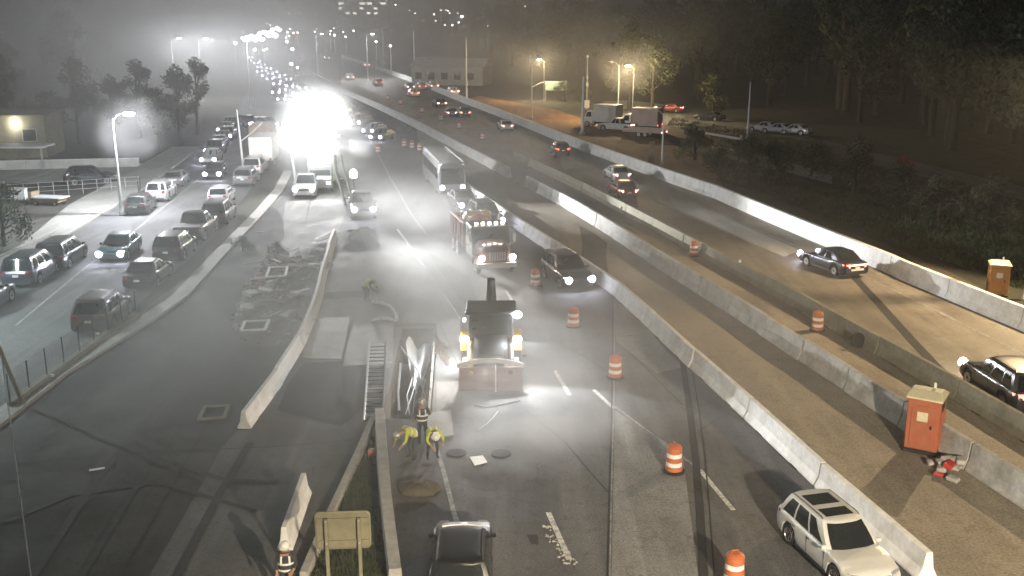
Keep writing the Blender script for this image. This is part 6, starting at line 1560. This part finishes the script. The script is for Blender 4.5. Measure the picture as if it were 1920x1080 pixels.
for px, py, s, d, lab in ((1180, 206, .95, TD[0], "tree lit yellow green by the lamp right behind the glowing yellow street lamp"), (1222, 214, .8, TD[2], "dim tree just right of the glowing yellow street lamp"), (1020, 172, .95, TD[2], "dim green tree behind the left yellow street lamp"), (1337, 226, .58, TD[4], "small pale leaved tree with thin trunk beside the black parked car")):
    f = G(px, py); plant("tree", d, (f.x, f.y, -.02), s, rt.uniform(0, 6), lab)
for px, py, s, d, lab in ((1402, 352, 1.25, BD[1], "green lit bush just behind the parapet right of the clay berm"), (1302, 300, 1.4, BD[0], "dark bush at the right end of the clay berm"), (1345, 322, 1.3, BD[2], "low dark bush between clay berm and green lit bush"), (1455, 350, 1.5, BD[0], "dark bush right of the green lit bush"), (1060, 190, 1.5, BD[0], "bush under the pale green sign board"), (1100, 192, 1.2, BD[2], "low bush right of the pale green sign near the mast"), (1400, 300, 1.3, BD[2], "dark bush at the end of the yellow guardrail"), (1520, 330, 1.6, BD[2], "dark bush in the grass below the three parked cars"), (1600, 362, 1.7, BD[0], "dark round bush halfway between parked cars and parapet"), (1680, 372, 1.5, BD[2], "dark bush below the small red sign"), (1760, 420, 1.3, BD[0], "dark bush right of the small red sign"), (1850, 430, 1.2, BD[1], "dark bush above the distant orange toilet"), (8, 462, 1.15, BD[1], "leafy bush at the left photo edge beside the grass"), (520, 480, .4, BD[2], "scrubby weed in the rubble at the end of the pale slab"), (455, 470, .5, BD[2], "scrubby weed clump beside the pale median kerb")):
    f = G(px, py); plant("bush", d, (f.x, f.y, -.02), s, rt.uniform(0, 6), lab, None, "bush")
for px, py, s, d, lab in ((338, 272, .58, TD[0], "hazy tree with forked trunk right of the left street lamp"), (300, 280, .5, TD[2], "hazy tree between the left street lamp and the forked tree"), (372, 252, .45, TD[3], "faint hazy tree right of the forked tree"), (150, 270, .5, TD[1], "dim hazy tree behind the yard left of the street lamp"), (100, 262, .45, TD[2], "dim hazy tree right of the wall lamp building"), (215, 262, .5, TD[0], "dim hazy tree directly behind the left street lamp pole"), (262, 258, .5, TD[3], "faint tree just right of the left lamp glare"), (20, 258, .5, TD[1], "dim tree at the left photo edge behind the building")):
    f = G(px, py); plant("tree", d, (f.x, f.y, -.02), s, rt.uniform(0, 6), lab)
for i in range(5):
    px, py = rt.uniform(-40, 200), rt.uniform(150, 225); f = G(px, py); plant("tree", TD[rt.randrange(4)], (f.x, f.y, -.02), rt.uniform(.7, 1.0), rt.uniform(0, 6), "faint hazy tree in the mist behind the left street", "hazy trees behind the left street")

# ================================================================ BUILDINGS AND FAR LIGHTS
f = G(40, 296); r = thing("small_building", "pale flat roofed building with a glowing wall lamp at left edge", "building", (f.x, f.y, 0), R(8))
mb = MB(); mb.box(-7, 2.9, 0, 7, 0, 4.6, M_BARD); mb.obj("wall", r)
mb = MB(); mb.box(-7.4, 3.3, -.2, 7.4, 4.602, 4.85, M_BARD); mb.obj("roof", r, bevel=.03)
mb = MB(); mb.box(.5, 1.9, -.06, -.002, 1.9, 3.2, M_GLASS); w = mb.obj("window", r); mb = MB()
for b_ in ((.42, .5, 1.82, 3.28), (1.9, 1.98, 1.82, 3.28), (.5, 1.9, 1.82, 1.9), (.5, 1.9, 3.2, 3.28)): mb.box(b_[0], b_[1], -.10, -.062, b_[2], b_[3], M_WALLP)
mb.obj("frame", w)
mb = MB(); mb.lathe([(.05, 0), (.28, .12), (.26, .25), (.02, .3)], 10, E_SOD, Matrix.Translation((-.2, -.34, 3.85))); mb.obj("wall_lamp", r); point(r, (-.2, -.75, 3.75), SODIUM_W * .012, (1, .95, .8), .15)
f = G(-10, 318); r = thing("canopy_roof", "long low white canopy roof before the building at left edge", "canopy", (f.x, f.y, 0), 0)
mb = MB(); mb.box(-4, 5.2, 0, 3.2, 2.2, 2.4, M_ROOFW); mb.obj("roof", r, bevel=.03)
for x in (-3.8, .5, 5.0):
    mb = MB(); mb.box(x - .08, x + .08, .1, .26, 0, 2.2, M_GALV); mb.obj("post", r)
a, b = G(-60, 320), G(262, 312); r = thing("low_wall", "long pale low wall across the yard behind the dark suv", "wall", tuple(a), yaw(b - a)); L_ = (b - a).length
nseg = 9
for k in range(nseg):
    mb = MB(); mb.box(-.12, .12, L_ * k / nseg + .01, L_ * (k + 1) / nseg - .01, 0, .85, M_WALLP); mb.obj("panel", r, bevel=.015)
mb = MB(); mb.box(-.17, .17, 0, L_, .852, .95, M_ROOFW); mb.obj("coping", r, bevel=.01)
a, b = G(-40, 376), G(262, 356); r = thing("yard_fence", "thin rail fence between yard and parking lot at left", "fence", tuple(a), yaw(b - a)); L_ = (b - a).length
for k in range(12):
    mb = MB(); mb.tube([(0, L_ * k / 11, 0), (0, L_ * k / 11, 1.25)], .03, 6, M_GALV); mb.obj("post", r)
for z in (.45, .85, 1.22):
    mb = MB(); mb.tube([(0, 0, z), (0, L_, z)], .02, 5, M_GALV); mb.obj("rail", r)
a, b = G(262, 382), G(278, 340); r = thing("gate_frame", "small open wire gate behind the black parked hatchback", "gate", tuple(a), yaw(b - a)); L_ = (b - a).length
mb = MB(); mb.tube([(0, 0, 0), (0, 0, 1.9), (0, 2.4, 1.9), (0, 2.4, 0)], .04, 6, M_DARKMETAL); mb.tube([(0, 0, .2), (0, 2.4, 1.8)], .025, 5, M_DARKMETAL); mb.tube([(0, 0, .9), (0, 2.4, .9)], .025, 5, M_DARKMETAL); mb.obj("frame", r)
f = G(94, 384); r = thing("flat_cart", "low cart with white top panel on the dark parking lot at left", "cart", (f.x, f.y, .01), R(-12))
mb = MB(); mb.box(-1.3, 1.5, -.7, .7, .62, .72, M_ROOFW); mb.obj("top_panel", r, bevel=.015); mb = MB(); mb.box(-1.1, 1.2, -.6, .6, .3, .618, M_WOOD); mb.obj("frame", r)
mb = MB(); mb.box(-1.6, -1.32, -.5, .5, .2, 1.1, M_WOOD); mb.obj("end_board", r)
for sx in (-.9, .9):
    for sy in (-.6, .6):
        w = add_wheel(r, (sx, sy, .2), .2, .1); w.rotation_euler = (0, 0, R(90))
f = G(8, 376); r = thing("loading_wall", "low white wall piece at the left edge beside the grass", "wall", (f.x, f.y, 0), R(-4)); mb = MB(); mb.box(-3.0, 1.9, 0, .5, 0, 1.0, M_ROOFW); mb.obj("wall", r, bevel=.03); mb = MB(); mb.box(-3.05, 1.95, -.05, .55, 1.002, 1.08, M_WALLP); mb.obj("cap", r)

# office block far behind, lit windows; pale hall at the edge of the woods
f = AT(682, 40, 900); gz = terrain(f.x, 900); r = thing("office_block", "dim office block with rows of lit windows at the top centre", "building", (f.x, 900, gz), 0)
mb = MB(); mb.box(-24, 22, 0, 20, -3, 46 - gz, M_WALLP); mb.obj("wall", r)
for rw_, z in enumerate((33, 29, 25, 21)):
    for k in range(7):
        if (k * 5 + rw_ * 3) % 4 == 0 and rw_: continue
        mb = MB(); x = -21 + k * 6; mb.box(x, x + (4.6 if rw_ < 2 else 3), -.12, -.01, z - gz, z + 1.7 - gz, E_WIN if (k + rw_) % 3 else M_GLASS); w = mb.obj("window", r)
f = G(838, 160); r = thing("pale_hall", "pale hazy hall building between the tall white poles and dark woods", "building", (f.x, f.y, 0), R(-14))
mb = MB(); mb.box(-9, 9, 0, 9, 0, 4.4, M_WALLP); mb.obj("wall", r)
mb = MB(); mb.loft([[(-9.4, -.4, 4.402), (-9.4, 9.4, 4.402), (-9.4, 4.5, 6.4)], [(9.4, -.4, 4.402), (9.4, 9.4, 4.402), (9.4, 4.5, 6.4)]], M_ROOFW); mb.obj("roof", r)
for k in range(5):
    mb = MB(); mb.box(-8 + k * 3.3, -6.4 + k * 3.3, -.08, -.01, 1.4, 3.0, M_GLASS); mb.obj("window", r)

FAR_POLE = MB().tube([(0, 0, -9), (0, 0, .2)], .12, 5, M_GALV).data("far_pole")
FAR_L = {}
def far_lamp(px, py, size, col, strength, label, group="far lamps in the hazy distance", dmin=300, hmax=9.0):
    key = (col, strength, size)
    if key not in FAR_L:
        FAR_L[key] = MB().lathe([(.01, -size * .8), (size * .8, -size * .4), (size, 0), (size * .7, size * .6), (.01, size * .8)], 10, glow("far_lens_%d" % len(FAR_L), col, strength, False)).data("far_lens")
    d = dmin
    while d < 1900:
        p = AT(px, py, d)
        if p.z - terrain(p.x, p.y) <= hmax: break
        d += 8
    r = bpy.data.objects.new("far_lamp", None); COL.objects.link(r); r.location = p; tag(r, label, "lamp", group)
    link("pole", FAR_POLE, r); link("lens", FAR_L[key], r)
WHT = (1, .98, .95); VIO = (.78, .76, 1.0); RDD = (1, .35, .28); ORN = (1, .55, .25)
far = [(451, 23), (478, 34), (508, 28), (541, 25), (560, 25), (592, 25), (441, 81), (455, 60), (500, 44), (507, 47), (590, 60), (594, 54), (620, 58), (619, 64), (626, 53), (627, 66), (643, 60), (648, 69), (663, 58), (705, 78), (732, 86), (478, 93), (494, 94), (500, 92), (548, 92), (768, 19), (778, 25), (814, 27), (827, 19), (836, 19), (840, 20), (843, 25), (858, 25), (860, 42), (817, 39), (834, 47), (848, 47), (722, 4), (716, 3), (742, 9), (300, 58), (345, 35), (362, 30), (35, 160), (10, 220), (985, 12), (1190, 25), (1253, 22), (1590, 26), (1520, 24), (558, 127), (546, 120), (537, 71), (542, 67), (538, 78)]
for i, (x, y) in enumerate(far):
    d = math.exp(.0 * i) * 300
    far_lamp(x, y, .36 if i % 3 else .55, WHT if i % 4 else VIO, 420, "distant white point lamp in the upper hazy background")
far_lamp(866, 31, 1.2, WHT, 600, "brighter distant lamp with rays at the top centre, right of office block", None)
far_lamp(916, 50, 1.1, WHT, 420, "bright distant lamp left of the dark woods at top", None)
far_lamp(1494, 66, .35, ORN, 30, "single small orange lamp in the dark woods at upper right", None)
for x, y in ((540, 61), (550, 62), (558, 61)): far_lamp(x, y, .6, RDD, 160, "distant red lamp beside the glaring far street", "distant red lamps")
for i in range(18):
    t_ = i / 17; x, y = lerp(455, 524, t_), lerp(72, 52, t_) + (8 if i % 3 == 0 and i > 5 else 0) + (4 if i % 2 else 0)
    far_lamp(x, y, 1.0 + .7 * t_, VIO if i % 2 else WHT, 900, "glaring lamp of the far bright street at upper left centre", "lamps of the glaring far street", 500)
# ================================================================ SMOKE
smoke((base.x - 10, base.y + 95, 22), (80, 110, 36), .015, 1.5)
smoke((-75, 180, 26), (66, 85, 36), .018, 1.4)
smoke((-42, 112, 14), (36, 36, 20), .026, 1.5)
f = G(760, 500); smoke((f.x, f.y, 1.5), (10, 16, 4.8), .045, 1.6)
f = G(985, 800); smoke((f.x, f.y, .4), (5.6, 5.8, 2.4), .20, 1.3)
f = G(560, 640); smoke((f.x, f.y, 1.5), (11, 16, 5), .016, 1.6)
smoke((-7, 44, 4), (26, 38, 10), .027, 1.7)
smoke((base.x, base.y - 1.5, 5.0), (6.2, 5.6, 5.6), .14, 1.1)  # dense puff added to bloom the floodlights into a white blob
for (x, y, d, k) in ((1017, 112, 180, .09), (1182, 128, 148, .10), (242, 240, 74, .07)):
    p = AT(x, y, d); smoke(tuple(p), (5, 5, 4.5) if d > 100 else (3.2, 3.2, 3), k, 1.0)  # puffs added round the lamps to give each a halo
